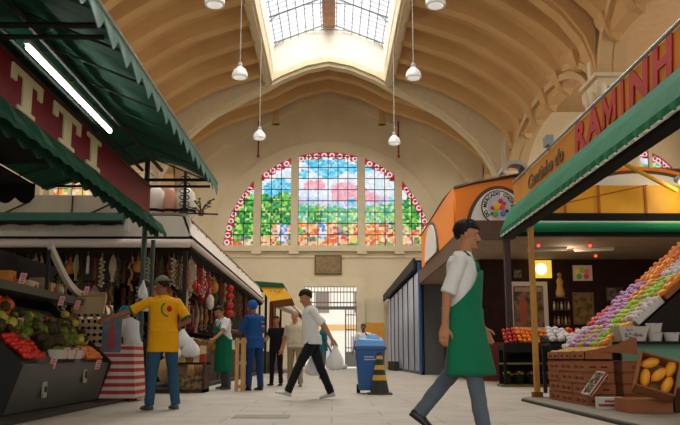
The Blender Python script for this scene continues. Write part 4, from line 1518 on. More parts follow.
# tilted open boxes of mangoes on top
for c in range(3):
    t = empty('open_fruit_box', (3.1, 11.24 - c * 0.58, 0.592), 0, 'open brown box of mangoes on top of the %s' % ct_txt[c], 'box', 'open mango boxes on the stacks')
    mb = MB()
    mb.box(0, 0.36, 0, 0.57, 0, 0.015)
    mb.box(0, 0.012, 0, 0.57, 0, 0.11).box(0.348, 0.36, 0, 0.57, 0, 0.17)
    mb.loft([[(0, y, 0), (0.36, y, 0), (0.36, y, 0.17), (0, y, 0.11)] for y in (0, 0.012)])
    mb.loft([[(0, y, 0), (0.36, y, 0), (0.36, y, 0.17), (0, y, 0.11)] for y in (0.558, 0.57)])
    mb.build('box_walls', m_card, t)
    mb = MB()
    for y in (0.15, 0.4):
        mb.box(-0.003, 0, y - 0.06, y + 0.05, 0.04, 0.07)
    mb.build('printed_mark', m_boxp, t)
    for a in range(3):
        for b_ in range(4):
            col = [m_mang, m_paleg, m_paleg, m_mang, m_pch][(a + b_ * 2 + c) % 5]
            lb = {m_mang.name: 'yellow mango', m_paleg.name: 'greenish mango', m_pch.name: 'reddish mango'}[col.name]
            fruit('mango', col, (3.17 + a * 0.11, 11.31 - c * 0.58 + b_ * 0.14, 0.592 + 0.09 + a * 0.02), (0, random.uniform(-.3, .3), 1.4 + random.uniform(-.4, .4)), '%s in the open box on the %s' % (lb, ct_txt[c]), '%ses in the open box, %s' % (lb, ct_txt[c]), 'mango', nm='mango')
# box flap leaning up at the near end
tag(MB().loft([[(3.3, 10.06, 0.7), (3.75, 10.06, 0.66), (3.75, 10.06, 0.86), (3.7, 10.06, 0.87)], [(3.3, 10.05, 0.7), (3.75, 10.05, 0.66), (3.75, 10.05, 0.86), (3.7, 10.05, 0.87)]]).build('cardboard_flap', m_card), 'brown cardboard flap standing at the near end of the mango boxes', 'cardboard')
# papaya box, tipped towards the aisle
pb = empty('papaya_box', (3.16, 8.72, 0.27), 0, 'tipped brown box of big orange papayas by the green panel', 'box')
_u = Vector((0.93, -0.22, -0.29)).normalized()
_n = Vector((-0.25, -0.80, 0.42))
_n = (_n - _u * _n.dot(_u)).normalized()
_v = _n.cross(_u)
pb.rotation_euler = Matrix((( _u.x, _v.x, _n.x), (_u.y, _v.y, _n.y), (_u.z, _v.z, _n.z))).to_euler()
mb = MB()
w, d, h = 0.40, 0.40, 0.2
mb.box(0, w, 0, d, 0, 0.015).box(0, 0.015, 0, d, 0, h).box(w - 0.015, w, 0, d, 0, h).box(0, w, 0, 0.015, 0, h).box(0, w, d - 0.015, d, 0, h)
mb.build('box_walls', m_card, pb)
MB().box(w, w + 0.003, 0.1, 0.28, 0.06, 0.1).box(w, w + 0.003, 0.14, 0.2, 0.11, 0.15).build('printed_mark', m_boxp, pb)
bpy.context.view_layer.update()
mw = pb.matrix_world.copy()
for i, (a, b_, r, lb) in enumerate(((0.09, 0.12, 1.6, 'lower left'), (0.10, 0.31, 0.6, 'upper left'), (0.21, 0.20, 1.0, 'middle'), (0.31, 0.11, 1.3, 'lower right'), (0.32, 0.31, 1.4, 'upper right'))):
    q = mw @ Matrix.Translation((a, b_, 0.13)) @ Matrix.Rotation(r, 4, 'Z')
    fruit('papaya', m_pap, q.to_translation(), q.to_euler(), 'big orange papaya, %s one in the tipped box' % lb, 'papayas in the tipped box', 'papaya', sc=0.7)
tag(MB().box(3.14, 3.62, 8.78, 9.2, 0.046, 0.19).build('cardboard_box', m_card, bevel=0.005), 'closed brown box lying under the tipped papaya box', 'box')
tag(MB().box(3.65, 4.1, 8.8, 9.3, 0.046, 0.30).build('cardboard_box', M('dark_cardboard', '4a3020', 0.85), bevel=0.005), 'dark brown box at the right edge beneath the papayas', 'box')
# small grape boxes
gb = empty('grape_box', (3.06, 9.4, 0.046), 0, 'small white and red printed box on the kerb before the stacks', 'box')
MB().box(0, 0.3, 0, 0.22, 0, 0.13).build('box_body', m_crw, gb, bevel=0.004)
MB().box(-0.002, 0.302, -0.002, 0.1, 0.03, 0.06).box(0.04, 0.26, -0.003, 0, 0.08, 0.1).build('red_print', M('red_print', '9c3a34', 0.7), gb)
gb2 = empty('grape_tray', (3.06, 9.72, 0.17), 0, 'flat white tray leaning up against the brown box stack', 'tray')
gb2.rotation_euler = (math.radians(4), math.radians(-50), math.radians(8))
gb2.scale = (0.8, 0.8, 0.8)
mb = MB()
mb.box(0, 0.42, 0, 0.26, 0, 0.012).box(0, 0.42, 0, 0.012, 0, 0.06).box(0, 0.42, 0.248, 0.26, 0, 0.06).box(0, 0.012, 0, 0.26, 0, 0.06).box(0.408, 0.42, 0, 0.26, 0, 0.06)
mb.build('tray_walls', m_crw, gb2)
MB().box(0.0, 0.42, -0.003, 0.0, 0.02, 0.05).build('red_print', M('red_print'), gb2)
mb = MB()
for k in range(60):
    mb.ball((random.uniform(.03, .39), random.uniform(.03, .23), 0.04 + random.uniform(0, .03)), 0.018, seg=6, rings=4)
g_ = mb.build('grapes', M('green_grapes', '6a8a3c', 0.3, hex2='8a3a4a', vscale=9), smooth=True)
g_.location = gb2.location
g_.rotation_euler = gb2.rotation_euler
g_.scale = gb2.scale
tag(g_, 'heap of green and red grapes in the leaning white tray', 'grapes', kind='stuff')
# cartons and tubs on the ledge
cb = empty('printed_carton', (3.78, 10.6, 0.835), 0, 'white printed carton with flaring sides on the black ledge', 'carton')
MB().loft([[(0, 0, 0), (0.28, 0, 0), (0.28, 0.25, 0), (0, 0.25, 0)], [(-0.07, -0.05, 0.19), (0.33, -0.05, 0.19), (0.33, 0.28, 0.19), (-0.07, 0.28, 0.19)]]).build('carton_body', m_crw, cb)
mb = MB()
for k in range(12):
    x = random.uniform(0, 0.24)
    z = random.uniform(0.03, 0.15)
    mb.box(x, x + 0.025, -0.045, -0.0 - z * .26 - 0.005, z, z + 0.02)
mb.build('printed_mark', M('carton_print', '8a7a8c', 0.7), cb)
for i, (x, z, lab) in enumerate(((4.24, 0.835, 'lower white plastic tub in the pair on the black ledge'), (4.24, 0.955, 'upper white plastic tub stacked on the ledge'), (4.46, 0.835, 'white plastic tub at the right edge of the ledge'))):
    tb = empty('plastic_tub', (x, 10.72, z), 0, lab, 'tub', 'plastic tubs on the ledge')
    MB().lathe((0, 0, 0), [(0.08, 0), (0.1, 0.1), (0.001, 0.1)], 18).build('tub_body', m_crw, tb, smooth=False)
    MB().lathe((0, 0, 0.1), [(0.106, 0), (0.106, 0.014), (0.001, 0.014)], 18).build('lid', m_tis, tb)
tag(MB().lathe((4.06, 10.68, 0.836), [(0.05, 0), (0.055, 0.12), (0.03, 0.16), (0.001, 0.17)], 14).build('yellow_bottle', M('bright_yellow_plastic', 'd8c41c', 0.4), smooth=True), 'bright yellow plastic bottle beside the printed carton', 'bottle')

# ---- orange and flower stand behind the walker
os_ = empty('fruit_stand', (4.6, 18.2, 0), 0, 'black two-tier stand of oranges above pots of flowers', 'stand')
part(MB().box(3.75, 5.35, 17.9, 18.5, 0.80, 0.9).box(3.75, 5.35, 17.85, 17.9, 0.74, 0.95), 'top_tray', M('stand_black', '17150f', 0.7), os_)
part(MB().box(3.75, 5.35, 17.9, 18.5, 0.48, 0.52), 'ledge', M('olive_ledge', '6a6438', 0.6), os_)
part(MB().box(3.75, 5.35, 18.45, 18.5, 0.05, 0.8), 'back_panel', M('stand_black'), os_)
part(MB().box(3.7, 5.4, 17.85, 18.5, 0.0, 0.05), 'base', M('olive_ledge'), os_)
for x in (3.78, 5.32):
    part(MB().box(x - 0.03, x + 0.03, 17.9, 17.96, 0.05, 0.8), 'leg', M('stand_black'), os_)
for i in range(15):
    for j in range(4):
        x = 3.83 + i * 0.103 + random.uniform(-.01, .01)
        y = 17.97 + j * 0.1
        z = 0.96 + j * 0.085 + random.uniform(0, .02) + 0.03 * math.sin(i * .5)
        if x < 4.1:
            nm, mt_, lb = 'tomato', m_tom, 'red tomato at the left end'
        elif x < 4.85:
            nm, mt_, lb = 'orange', m_orng, 'orange in the middle'
        else:
            nm, mt_, lb = 'orange', m_mang, 'yellow orange at the right end'
        fruit(nm, mt_, (x, y, z), (random.random(), random.random(), 0), lb + ' of the black stand behind the walker', lb + ' of the black stand', nm, sc=1.15)
fcols = [('c8b04a', 'yellow'), ('b89a5a', 'pale yellow'), ('c0607a', 'pink'), ('a8506a', 'dusky pink'), ('b8a04a', 'dull yellow'), ('a84a64', 'rose red')]
for i, (c, cn) in enumerate(fcols):
    x = 3.86 + i * 0.27
    f = empty('flower_pot', (x, 18.12, 0.05), 0, 'pot of %s flowers, %s on the lower shelf of the black stand' % (cn, ['leftmost', 'second from left', 'third from left', 'fourth from left', 'second from right', 'rightmost'][i]), 'flower pot', 'flower pots under the oranges')
    MB().lathe((0, 0, 0), [(0.06, 0), (0.08, 0.13), (0.001, 0.12)], 12).build('pot', M('dark_pot', '2c2420', 0.7), f)
    mb = MB()
    for k in range(26):
        a = random.uniform(0, 6.28)
        r = random.uniform(0, 0.11)
        mb.ball((r * math.cos(a), r * math.sin(a), 0.22 + 0.05 * (1 - r * 8) + random.uniform(-.02, .02)), 0.018, 0.018, 0.012, 6, 4)
    mb.build('blossom', M('blossom_' + c, c, 0.7), f)
    mb = MB()
    for k in range(16):
        a = random.uniform(0, 6.28)
        mb.tube([(0, 0, 0.1), (0.05 * math.cos(a), 0.05 * math.sin(a), 0.17), (0.12 * math.cos(a), 0.12 * math.sin(a), random.uniform(.15, .2))], [0.006, 0.012, 0.003], 4)
    mb.build('foliage', M('pot_foliage', '2f4a24', 0.7), f)

# flower tub on the brown canopy
fb = empty('flower_trough', (3.45, 22.0, 3.85), 0, 'trough of pink and white flowers on the brown canopy corner', 'flowers')
mb = MB()
mb2 = MB()
for k in range(120):
    mb.ball((random.uniform(-.1, .5), random.uniform(-1.0, -0.4), 0.2 + random.uniform(-.12, .12)), 0.035, 0.035, 0.025, 6, 4)
    mb2.ball((random.uniform(-.12, .52), random.uniform(-1.0, -0.3), 0.12 + random.uniform(-.12, .16)), 0.04, 0.03, 0.025, 6, 4)
mb.build('blossom', M('mixed_blossom', 'd8a0b0', 0.7, hex2='e8e0d0', vscale=9), fb)
mb2.build('foliage', M('pot_foliage'), fb)
MB().box(-0.1, 0.5, -0.95, -0.35, 0, 0.12).build('trough', m_brown, fb)

# ---- interior of the dark stall: pictures, lit sign, red lamps, shelves
def picture(x0, x1, z0, z1, y, frame_m, pic_m, label, cat, nm='framed_picture', wd=0.05, extra=None):
    t = empty(nm, ((x0 + x1) / 2, y, z0), 0, label, cat)
    hx, hz = (x1 - x0) / 2, z1 - z0
    mb = MB()
    mb.box(-hx, hx, 0, 0.04, 0, wd).box(-hx, hx, 0, 0.04, hz - wd, hz).box(-hx, -hx + wd, 0, 0.04, wd, hz - wd).box(hx - wd, hx, 0, 0.04, wd, hz - wd)
    mb.build('frame', frame_m, t)
    MB().box(-hx + wd, hx - wd, 0.01, 0.03, wd, hz - wd).build('picture_sheet', pic_m, t)
    return t


IY = 22.9
m_wfr = M('white_frame', 'd2c6b4', 0.6)
m_dfr = M('dark_frame', '2a1a12', 0.5)
pc = picture(5.0, 6.1, 1.35, 2.75, IY, m_wfr, M('poster_figures', '8a6a54', 0.6, hex2='4a3a30', vscale=4), 'large white-framed poster on the wall behind the yellow post', 'poster', 'framed_poster', 0.12)
MB().box(-0.38, 0.38, 0.0, 0.012, 1.12, 1.24).build('title_band', M('poster_title', 'a88a6c', 0.6), pc)
for x in (-0.22, 0.1):
    MB().ball((x + 0.06, 0.005, 0.95), 0.07, 0.01, 0.09, 10, 6).loft([[(x - 0.02, 0, 0.2), (x + 0.14, 0, 0.2), (x + 0.14, 0.01, 0.2), (x - 0.02, 0.01, 0.2)], [(x - 0.05, 0, 0.85), (x + 0.17, 0, 0.85), (x + 0.17, 0.01, 0.85), (x - 0.05, 0.01, 0.85)]]).build('printed_figure', M('figure_print', 'a8543a', 0.6), pc)
ls = empty('lit_sign', (5.9, IY - 0.1, 2.85), 0, 'glowing yellow sign with a white round badge inside the dark stall', 'sign')
MB().box(-0.28, 0.32, 0, 0.08, 0, 0.5).build('sign_box', M('lit_yellow', 'e0c040', 0.4, emis=0.9), ls)
MB().lathe((0.02, -0.01, 0.25), [(0.001, 0), (0.16, 0), (0.16, 0.012), (0.001, 0.012)], 20, Matrix.Rotation(PI / 2, 4, 'X')).build('badge', M('lit_white', 'f8f8e8', 0.4, emis=1.4), ls)
f1 = picture(6.85, 7.4, 2.78, 3.22, IY, m_wfr, M('fruit_photo_bg', 'd8c8b4', 0.5), 'white-edged fruit photograph, brightest picture in the dark stall', 'picture', 'framed_picture', 0.02)
for (x, z, c) in ((-0.16, 0.28, 'd8a41c'), (-0.02, 0.3, '7aa03a'), (0.12, 0.27, 'c85a2a'), (-0.1, 0.12, '4a8a34'), (0.1, 0.12, 'b83a2c')):
    MB().ball((x, 0.0, z), 0.08, 0.01, 0.08, 12, 6).build('printed_fruit', M('photo_' + c, c, 0.5, emis=0.15), f1)  # slight glow put into the printed fruit colours
picture(6.8, 7.4, 1.55, 2.45, IY, M('old_gold_frame', '6a4c24', 0.5), M('ochre_painting', '8a6a3a', 0.6, hex2='5a4024', vscale=5), 'ochre painting in an old gold frame below the fruit photograph', 'painting', 'framed_picture', 0.05)
f3 = picture(7.75, 8.25, 2.2, 2.6, IY, m_dfr, M('dark_print', '7a6658', 0.6, hex2='3a2c24', vscale=8), 'small dark-framed print to the right of the ochre painting', 'picture', 'framed_picture', 0.03)
picture(5.15, 5.4, 2.85, 3.1, IY, m_dfr, M('dark_print'), 'tiny dark-framed print left of the glowing yellow sign', 'picture', 'framed_picture', 0.03)
ss = empty('wall_shelf', (6.4, 22.6, 1.5), 0, 'dark wall shelf of small bottles beside the ochre painting', 'shelf')
for k, z in enumerate((0.0, 0.42)):
    MB().box(-0.22, 0.24, 0, 0.25, z, z + 0.03).build('shelf_board', M('deli_shelf'), ss)
for k in range(10):
    bx_ = 6.22 + (k % 5) * 0.1
    bz = 1.53 + (k // 5) * 0.42
    tag(MB().lathe((bx_, 22.7, bz), [(0.035, 0), (0.035, 0.13), (0.014, 0.18), (0.014, 0.23), (0.001, 0.23)], 10).build('bottle', M('bottle_pale' if k % 2 else 'bottle_amber', 'b8ac94' if k % 2 else '7a4a1c', 0.3), smooth=True),
        '%s bottle on the %s board of the dark wall shelf' % ('pale' if k % 2 else 'amber', 'lower' if k < 5 else 'upper'), 'bottle', '%s bottles on the %s board' % ('pale' if k % 2 else 'amber', 'lower' if k < 5 else 'upper'))
sn = empty('statuette', (6.4, 22.6, 2.3), 0, 'small golden saint-like statuette above the dark wall shelf', 'statuette')
MB().lathe((0, 0.1, 0), [(0.11, 0), (0.13, 0.1), (0.08, 0.32), (0.1, 0.45), (0.05, 0.55), (0.001, 0.56)], 12).build('robe', M('golden_robe', 'b88a34', 0.5), sn, smooth=True)
MB().ball((0, 0.1, 0.62), 0.07, seg=10, rings=8).build('head', M('statuette_head', 'a87a5a', 0.6), sn, smooth=True)
MB().box(-0.15, 0.15, 0, 0.25, -0.03, 0).build('bracket', M('deli_shelf'), sn)
for (x, y, z, lab) in ((5.0, 19.4, 3.3, 'left'), (6.25, 19.4, 3.3, 'middle'), (6.9, 21.0, 3.25, 'right')):
    r_ = empty('red_lamp', (x, y, z), 0, 'small glowing red bulb under the stall ceiling, %s one' % lab, 'lamp', 'red bulbs in the dark stall')
    MB().ball((0, 0, 0), 0.035, seg=10, rings=8).build('bulb', M('red_glow', 'ff3020', 0.4, emis=6), r_, smooth=True)
    MB().tube([(0, 0, 0.03), (0, 0, 3.4 - z)], 0.008, 5).build('flex', m_frame, r_)
r_ = empty('red_lamp', (3.9, 28.5, 2.0), 0, 'glowing red bulb low in the aisle side of the dark stall', 'lamp', 'red bulbs in the dark stall')
MB().ball((0, 0, 0), 0.06, seg=10, rings=8).build('bulb', M('red_glow'), r_, smooth=True)
MB().tube([(0, 0, 0.03), (0, 0, 1.12)], 0.008, 5).build('flex', m_frame, r_)
for (x, lab) in ((5.5, 'left'), (6.7, 'right')):
    t = empty('ceiling_tube', (x, 20.5, 3.33), 0, 'unlit white tube fitting under the stall ceiling, %s one' % lab, 'lamp', 'tube fittings in the dark stall')
    t.rotation_euler = (0, 0, -0.3)
    MB().box(-0.5, 0.5, -0.05, 0.05, 0.02, 0.06).build('fitting', M('lamp_housing'), t)
    MB().tube([(-0.48, 0, 0), (0.48, 0, 0)], 0.02, 8).build('tube', M('unlit_tube', 'd8d4c8', 0.4), t)
pd = bpy.data.lights.new('stall_glow', 'POINT')
pd.energy = 25
pd.color = (1, 0.75, 0.5)
pd.shadow_soft_size = 0.25
po_ = bpy.data.objects.new('stall_glow', pd)
COL.objects.link(po_)
po_.location = (6.0, 20.5, 3.2)
# aisle-side table with white boxes behind the walker
wt = empty('side_table', (3.75, 25.2, 0), 0, 'dark side table with white boxes seen behind the walker', 'table')
MB().box(-0.35, 0.35, -0.3, 0.3, 1.05, 1.1).build('tabletop', M('pale_top', 'b8a890', 0.6), wt)
for sx in (-0.3, 0.3):
    MB().box(sx - 0.03, sx + 0.03, -0.27, -0.21, 0, 1.05).build('leg', m_frame, wt)
for (x, z, w_, h_, lab) in ((3.5, 1.1, 0.26, 0.2, 'white carton on the side table, left one'), (3.8, 1.1, 0.2, 0.14, 'white carton on the side table, right one')):
    tag(MB().box(x, x + w_, 24.95, 25.2, z, z + h_).build('small_carton', m_crw, bevel=0.005), lab, 'carton')

# fruit salad heap between the post and slope: wrapped bunches
for i in range(46):
    a, b_ = (i % 12), i // 12
    x = 3.9 + a * 0.13 + random.uniform(-.03, .03)
    nm, mt_, lb = (('tomato', m_tom, 'red tomato') if (a * 7 + b_ * 3) % 5 < 3 and a > 2 else ('wrapped', m_tis, 'white wrapped fruit'))
    fruit(nm, mt_, (x, 14.35 + b_ * 0.12, 0.93 + b_ * 0.055 + random.uniform(0, .03)), (random.random(), random.random(), 0), lb + ' heaped on the low table behind the mango boxes', lb + 's heaped behind the mango boxes', 'tomato' if nm == 'tomato' else 'fruit', sc=1.3)
lt = empty('low_table', (4.65, 14.6, 0), 0, 'low dark table holding the heap of tomatoes and wrapped fruit', 'table')
MB().box(-0.85, 0.85, -0.35, 0.35, 0.84, 0.9).loft([[(-0.85, -0.35, 0.88), (0.85, -0.35, 0.88), (0.85, 0.35, 0.88), (-0.85, 0.35, 0.88)], [(-0.85, -0.35, 0.9), (0.85, -0.35, 0.9), (0.85, 0.35, 1.03), (-0.85, 0.35, 1.03)]]).build('tabletop', M('stand_dark'), lt)
for sx in (-0.8, 0.8):
    for sy in (-0.3, 0.3):
        MB().box(sx - 0.03, sx + 0.03, sy - 0.03, sy + 0.03, 0, 0.84).build('leg', M('stand_dark'), lt)

# ================================================================== LEFT COUNTER PRODUCE
def tray_point(y, s, n=0.0):
    """s metres up the sloped tray from its lip"""
    a = math.atan2(0.72, 0.84)
    return Vector((-3.26 - s * math.cos(a) + n * math.sin(a) * 0.9, y, 0.56 + s * math.sin(a) + n * math.cos(a)))


random.seed(11)
for i in range(42):
    y = 8.75 + (i % 7) * 0.085 + random.uniform(-.02, .02)
    p = tray_point(y, 0.05 + (i // 7) * 0.062, 0.06 + random.uniform(0, .03))
    fruit('tomato', m_tom, p, (random.random(), random.random(), random.random()), 'red tomato heaped at the near lip of the left counter', 'tomatoes at the lip of the left counter', 'tomato', sc=1.05)
for i in range(36):
    y = 10.95 + (i % 9) * 0.085 + random.uniform(-.02, .02)
    p = tray_point(y, 0.04 + (i // 9) * 0.06, 0.05 + random.uniform(0, .02))
    fruit('orange', m_pch, p, (random.random(), random.random(), random.random()), 'small orange persimmon heaped at the far lip of the left counter', 'persimmons at the far end of the left counter', 'persimmon', sc=0.75, nm='persimmon')
for i, (y, s, m_, sc) in enumerate(((9.75, .28, m_letd, 1.4), (9.95, .48, m_let, 1.5), (10.2, .30, m_letd, 1.3), (10.35, .5, m_letd, 1.4), (10.55, .3, m_let, 1.3), (10.2, .68, m_let, 1.4), (9.8, .66, m_let, 1.4), (10.75, .45, m_let, 1.3), (11.0, .35, m_let, 1.2), (10.85, .62, m_letd, 1.3), (11.2, .5, m_let, 1.2), (11.4, .35, m_paleg, 1.1), (8.75, .5, m_letd, 1.2), (9.0, .62, m_paleg, 1.3), (9.3, .5, m_let, 1.2), (8.9, .8, m_paleg, 1.1))):
    fruit('lettuce', m_, tray_point(y, s, 0.1), (random.random(), random.random(), random.random() * 3), ('dark leafy lettuce' if m_ is m_letd else 'pale leafy cauliflower-like head' if m_ is m_paleg else 'green curly lettuce') + ' heaped on the left counter, ' + ['near the tomatoes', 'mid tray', 'towards the far end'][0 if y < 9.5 else 1 if y < 10.6 else 2], 'leafy heads, left counter, %d %s' % (0 if y < 9.5 else 1 if y < 10.6 else 2, m_.name), 'lettuce', sc=sc * 0.82)
for i in range(40):
    y, q = random.uniform(8.7, 11.6), random.uniform(0.25, 0.85)
    m_ = [m_let, m_letd, m_paleg, m_letd][i % 4]
    zone = 'near end' if y < 9.5 else 'middle' if y < 10.6 else 'far end'
    lb = {m_let.name: 'small green leafy bunch', m_letd.name: 'small dark leafy bunch', m_paleg.name: 'small pale leafy bunch'}[m_.name]
    fruit('lettuce', m_, tray_point(y, q, 0.13 + random.uniform(0, .06)), (random.random(), random.random(), random.random() * 3), lb + ' on the left counter, ' + zone, lb + 'es, %s of the left counter' % zone, 'greens', sc=random.uniform(0.35, 0.65), nm='leafy_bunch')
for (y, s, sc, lb) in ((9.35, 0.85, 0.95, 'nearest the shelf post'), (8.95, 1.0, 0.9, 'at the photo\'s left edge'), (9.75, 0.95, 0.75, 'behind the lettuces')):
    fruit('pumpkin', m_pump, tray_point(y, s, 0.1), (0.2, 0.3, random.random()), 'orange ribbed pumpkin on top of the left counter, ' + lb, 'pumpkins on the left counter', 'pumpkin', sc=sc)
for i in range(16):
    fruit('carrot', m_pump, tray_point(11.0 + (i % 8) * 0.1, 0.72 + (i // 8) * 0.12, 0.06), (0.3, 0.4, random.random() * 2), 'orange red carrot lying behind the lettuces', 'carrots on the left counter', 'carrot', sc=1.1)
# small white baskets with price tags
m_tagp = M('pink_price_card', 'd9a8a8', 0.6)
for i, (y, s) in enumerate(((9.9, 0.0), (10.2, 0.0), (10.5, 0.0))):
    b_ = empty('paper_punnet', tray_point(y, 0.04, 0.03), 0, 'white paper punnet of greens on the counter lip, %s one' % ['near', 'middle', 'far'][i], 'punnet', 'white punnets on the left counter')
    MB().loft([[(-0.07, -0.1, 0), (0.05, -0.1, 0), (0.05, 0.1, 0), (-0.07, 0.1, 0)], [(-0.1, -0.13, 0.11), (0.07, -0.13, 0.11), (0.07, 0.13, 0.11), (-0.1, 0.13, 0.11)]]).build('punnet_body', m_crw, b_)
    mb = MB()
    for k in range(20):
        mb.ball((random.uniform(-.08, .05), random.uniform(-.1, .1), 0.11 + random.uniform(0, .03)), 0.02, seg=6, rings=4)
    mb.build('greens', m_let, b_)


def price_tag(x, y, z, lab, s=1.0, tilt=0.35, rz=PI / 2 - 0.5):
    t = empty('price_card', (x, y, z), 0, lab, 'price card', 'price cards on the left stall')
    t.rotation_euler = (tilt, 0, rz)
    MB().box(-0.045 * s, 0.045 * s, -0.002, 0.002, 0, 0.13 * s).build('card', m_tagp, t)
    mb = MB()
    for k, (w0, z0) in enumerate(((0.05, 0.1), (0.06, 0.075), (0.04, 0.045), (0.055, 0.02))):
        mb.box(-w0 / 2 * s, w0 / 2 * s, -0.004, -0.002, z0 * s, (z0 + 0.012) * s)
    mb.build('handwriting', M('red_ink', 'a8323c', 0.6), t)
    return t


for (x, y, z, lab) in ((-3.22, 9.5, 0.5, 'price card hanging at the counter lip below the tomatoes'), (-3.24, 10.0, 0.62, 'price card before the near white punnet'), (-3.24, 10.35, 0.62, 'price card before the middle white punnet'), (-3.24, 10.65, 0.62, 'price card before the far white punnet'), (-3.2, 11.25, 0.47, 'price card hanging at the counter lip below the persimmons'),
                       (-3.73, 11.9, 1.32, 'price card under the far end of the left shelf'), (-3.73, 11.2, 1.33, 'price card pinned under the middle of the left shelf'), (-3.73, 9.75, 1.5, 'price card at the near end of the left shelf'), (-3.7, 12.2, 1.55, 'price card above the far end of the left shelf'), (-3.6, 9.4, 0.95, 'price card among the greens near the pumpkins')):
    price_tag(x, y, z, lab)
# things on the shelf
for i, (y, w_, d_, h_, c, lab) in enumerate(((10.0, .25, .2, .12, 'b08a5c', 'tan paper packet at the near end of the left shelf'), (10.35, .34, .2, .14, 'd0b8ac', 'pinkish white box with red spot on the left shelf'), (10.85, .22, .2, .22, '8a7a54', 'olive carton standing on the left shelf'), (11.15, .2, .2, .18, 'b89a6a', 'sand coloured packet on the left shelf'), (9.75, .15, .15, .2, 'c87a2a', 'orange packet on the left shelf by the photo edge'))):
    t = empty('food_packet', (-3.95, y, 1.46), 0, lab, 'packet', 'packets on the left shelf')
    MB().box(-.1, .1, 0, w_, 0, h_).build('packet_body', M('packet_' + c, c, 0.6, var=0.2, vscale=9), t, bevel=0.006)
    MB().box(.1, .103, w_ * .55, w_ * .75, h_ * .3, h_ * .7).build('packet_print', M('packet_print', 'a8281c', 0.6), t)
for i in range(9):
    y = 11.35 + (i % 5) * 0.12
    tag(MB().lathe((-3.95 + (i // 5) * 0.1, y, 1.46), [(0.03, 0), (0.036, 0.12), (0.015, 0.17), (0.015, 0.2), (0.001, 0.2)], 10).build('jar', M('shelf_jar_%d' % (i % 3), ['8a9a5a', 'b8a88c', '7a3a24'][i % 3], 0.35), smooth=True), '%s small jar near the far end of the left shelf' % ['green', 'beige', 'brown'][i % 3], 'jar', '%s jars on the left shelf' % ['green', 'beige', 'brown'][i % 3])
wn = empty('wire_rack', (-3.95, 11.4, 1.46), 0, 'white curved rack sweeping down over the far end of the left shelf', 'rack')
mb = MB()
rings = []
for i in range(13):
    t = i / 12
    y = -0.5 + 1.5 * t
    z = 0.62 - 0.55 * math.sin(t * PI / 2)
    rings.append([(0.1, y, z), (0.16, y, z), (0.16, y + 0.03, z + 0.09), (0.1, y + 0.03, z + 0.09)])
mb.loft(rings)
mb.build('curved_band', m_crw, wn)
MB().box(0.1, 0.14, -0.5, -0.46, 0, 0.6).build('support', m_frame, wn)
MB().box(0.1, 0.14, 0.96, 1.0, 0, 0.1).build('support', m_frame, wn)
# wooden fruit crates stack with perforated sides
random.seed(5)
proto = None
for l in range(6):
    if proto is None:
        t = empty('slatted_crate', (-3.75, 12.15, 0.62), 0, 'x', 'crate', 'pale slatted crates stacked at the end of the left counter')
        mb = MB().box(-0.02, 0.40, 0, 0.015, 0.0, 0.035).box(-0.02, 0.40, 0, 0.015, 0.055, 0.09).box(-0.02, 0.01, 0, 0.4, 0, 0.09).box(0.38, 0.4, 0, 0.4, 0.0, 0.09).box(-0.02, 0.40, 0.385, 0.4, 0, 0.09)
        mb.build('crate_sides', m_cardl, t)
        MB().box(-0.02, 0.4, 0, 0.4, -0.004, 0.004).build('crate_base', m_cardl, t)
        mb = MB()
        for k in range(4):
            mb.box(0.03 + k * 0.09, 0.07 + k * 0.09, -0.002, 0.0, 0.02, 0.07)
        mb.build('printed_mark', m_black, t)
        proto = t
        t['label'] = 'pale slatted crate, bottom of the stack at the left counter end'
    else:
        dup(proto, (-3.75 + random.uniform(-.01, .01), 12.15, 0.62 + l * 0.098), None, 'pale slatted crate, %s in the stack at the left counter end' % ['', 'second up', 'third up', 'fourth up', 'fifth up', 'topmost'][l])
tt = dup(proto, (-3.8, 12.15, 1.22), (math.radians(55), 0, 0.1), 'pale blue white perforated crate tilted up on top of the stack')
tt['category'] = 'crate'
tag(MB().box(-4.2, -3.3, 12.1, 12.58, 0.04, 0.61).build('crate_plinth', m_black), 'dark plinth under the stack of pale slatted crates', 'plinth')
ps = empty('standing_poster', (-3.1, 12.0, 0.8), 0, 'blue grey poster board with a red bottle picture by the crates', 'poster')
MB().box(-0.26, 0.02, 0, 0.02, -0.1, 0.45).build('board', M('poster_blue_grey', '55606c', 0.4, var=0.25, vscale=5), ps)
MB().loft([[(-0.17, -0.004, -0.06), (-0.07, -0.004, -0.06), (-0.07, 0, -0.06), (-0.17, 0, -0.06)], [(-0.17, -0.004, 0.2), (-0.07, -0.004, 0.2), (-0.07, 0, 0.2), (-0.17, 0, 0.2)], [(-0.14, -0.004, 0.3), (-0.10, -0.004, 0.3), (-0.10, 0, 0.3), (-0.14, 0, 0.3)], [(-0.14, -0.004, 0.4), (-0.10, -0.004, 0.4), (-0.10, 0, 0.4), (-0.14, 0, 0.4)]]).build('bottle_picture', M('poster_red', '9a2c2a', 0.4), ps)
# table with red and white striped cloth
m_str = bpy.data.materials.new('red_white_stripes')
m_str.use_nodes = True
nt = m_str.node_tree
b = nt.nodes['Principled BSDF']
b.inputs['Roughness'].default_value = 0.85
tc = nt.nodes.new('ShaderNodeTexCoord')
sx_ = nt.nodes.new('ShaderNodeSeparateXYZ')
nt.links.new(tc.outputs['Object'], sx_.inputs[0])
m1 = nt.nodes.new('ShaderNodeMath')
m1.operation = 'MULTIPLY'
m1.inputs[1].default_value = 9.5
nt.links.new(sx_.outputs['Z'], m1.inputs[0])
m2 = nt.nodes.new('ShaderNodeMath')
m2.operation = 'FRACT'
nt.links.new(m1.outputs[0], m2.inputs[0])
m3 = nt.nodes.new('ShaderNodeMath')
m3.operation = 'GREATER_THAN'
m3.inputs[1].default_value = 0.5
nt.links.new(m2.outputs[0], m3.inputs[0])
mx = nt.nodes.new('ShaderNodeMix')
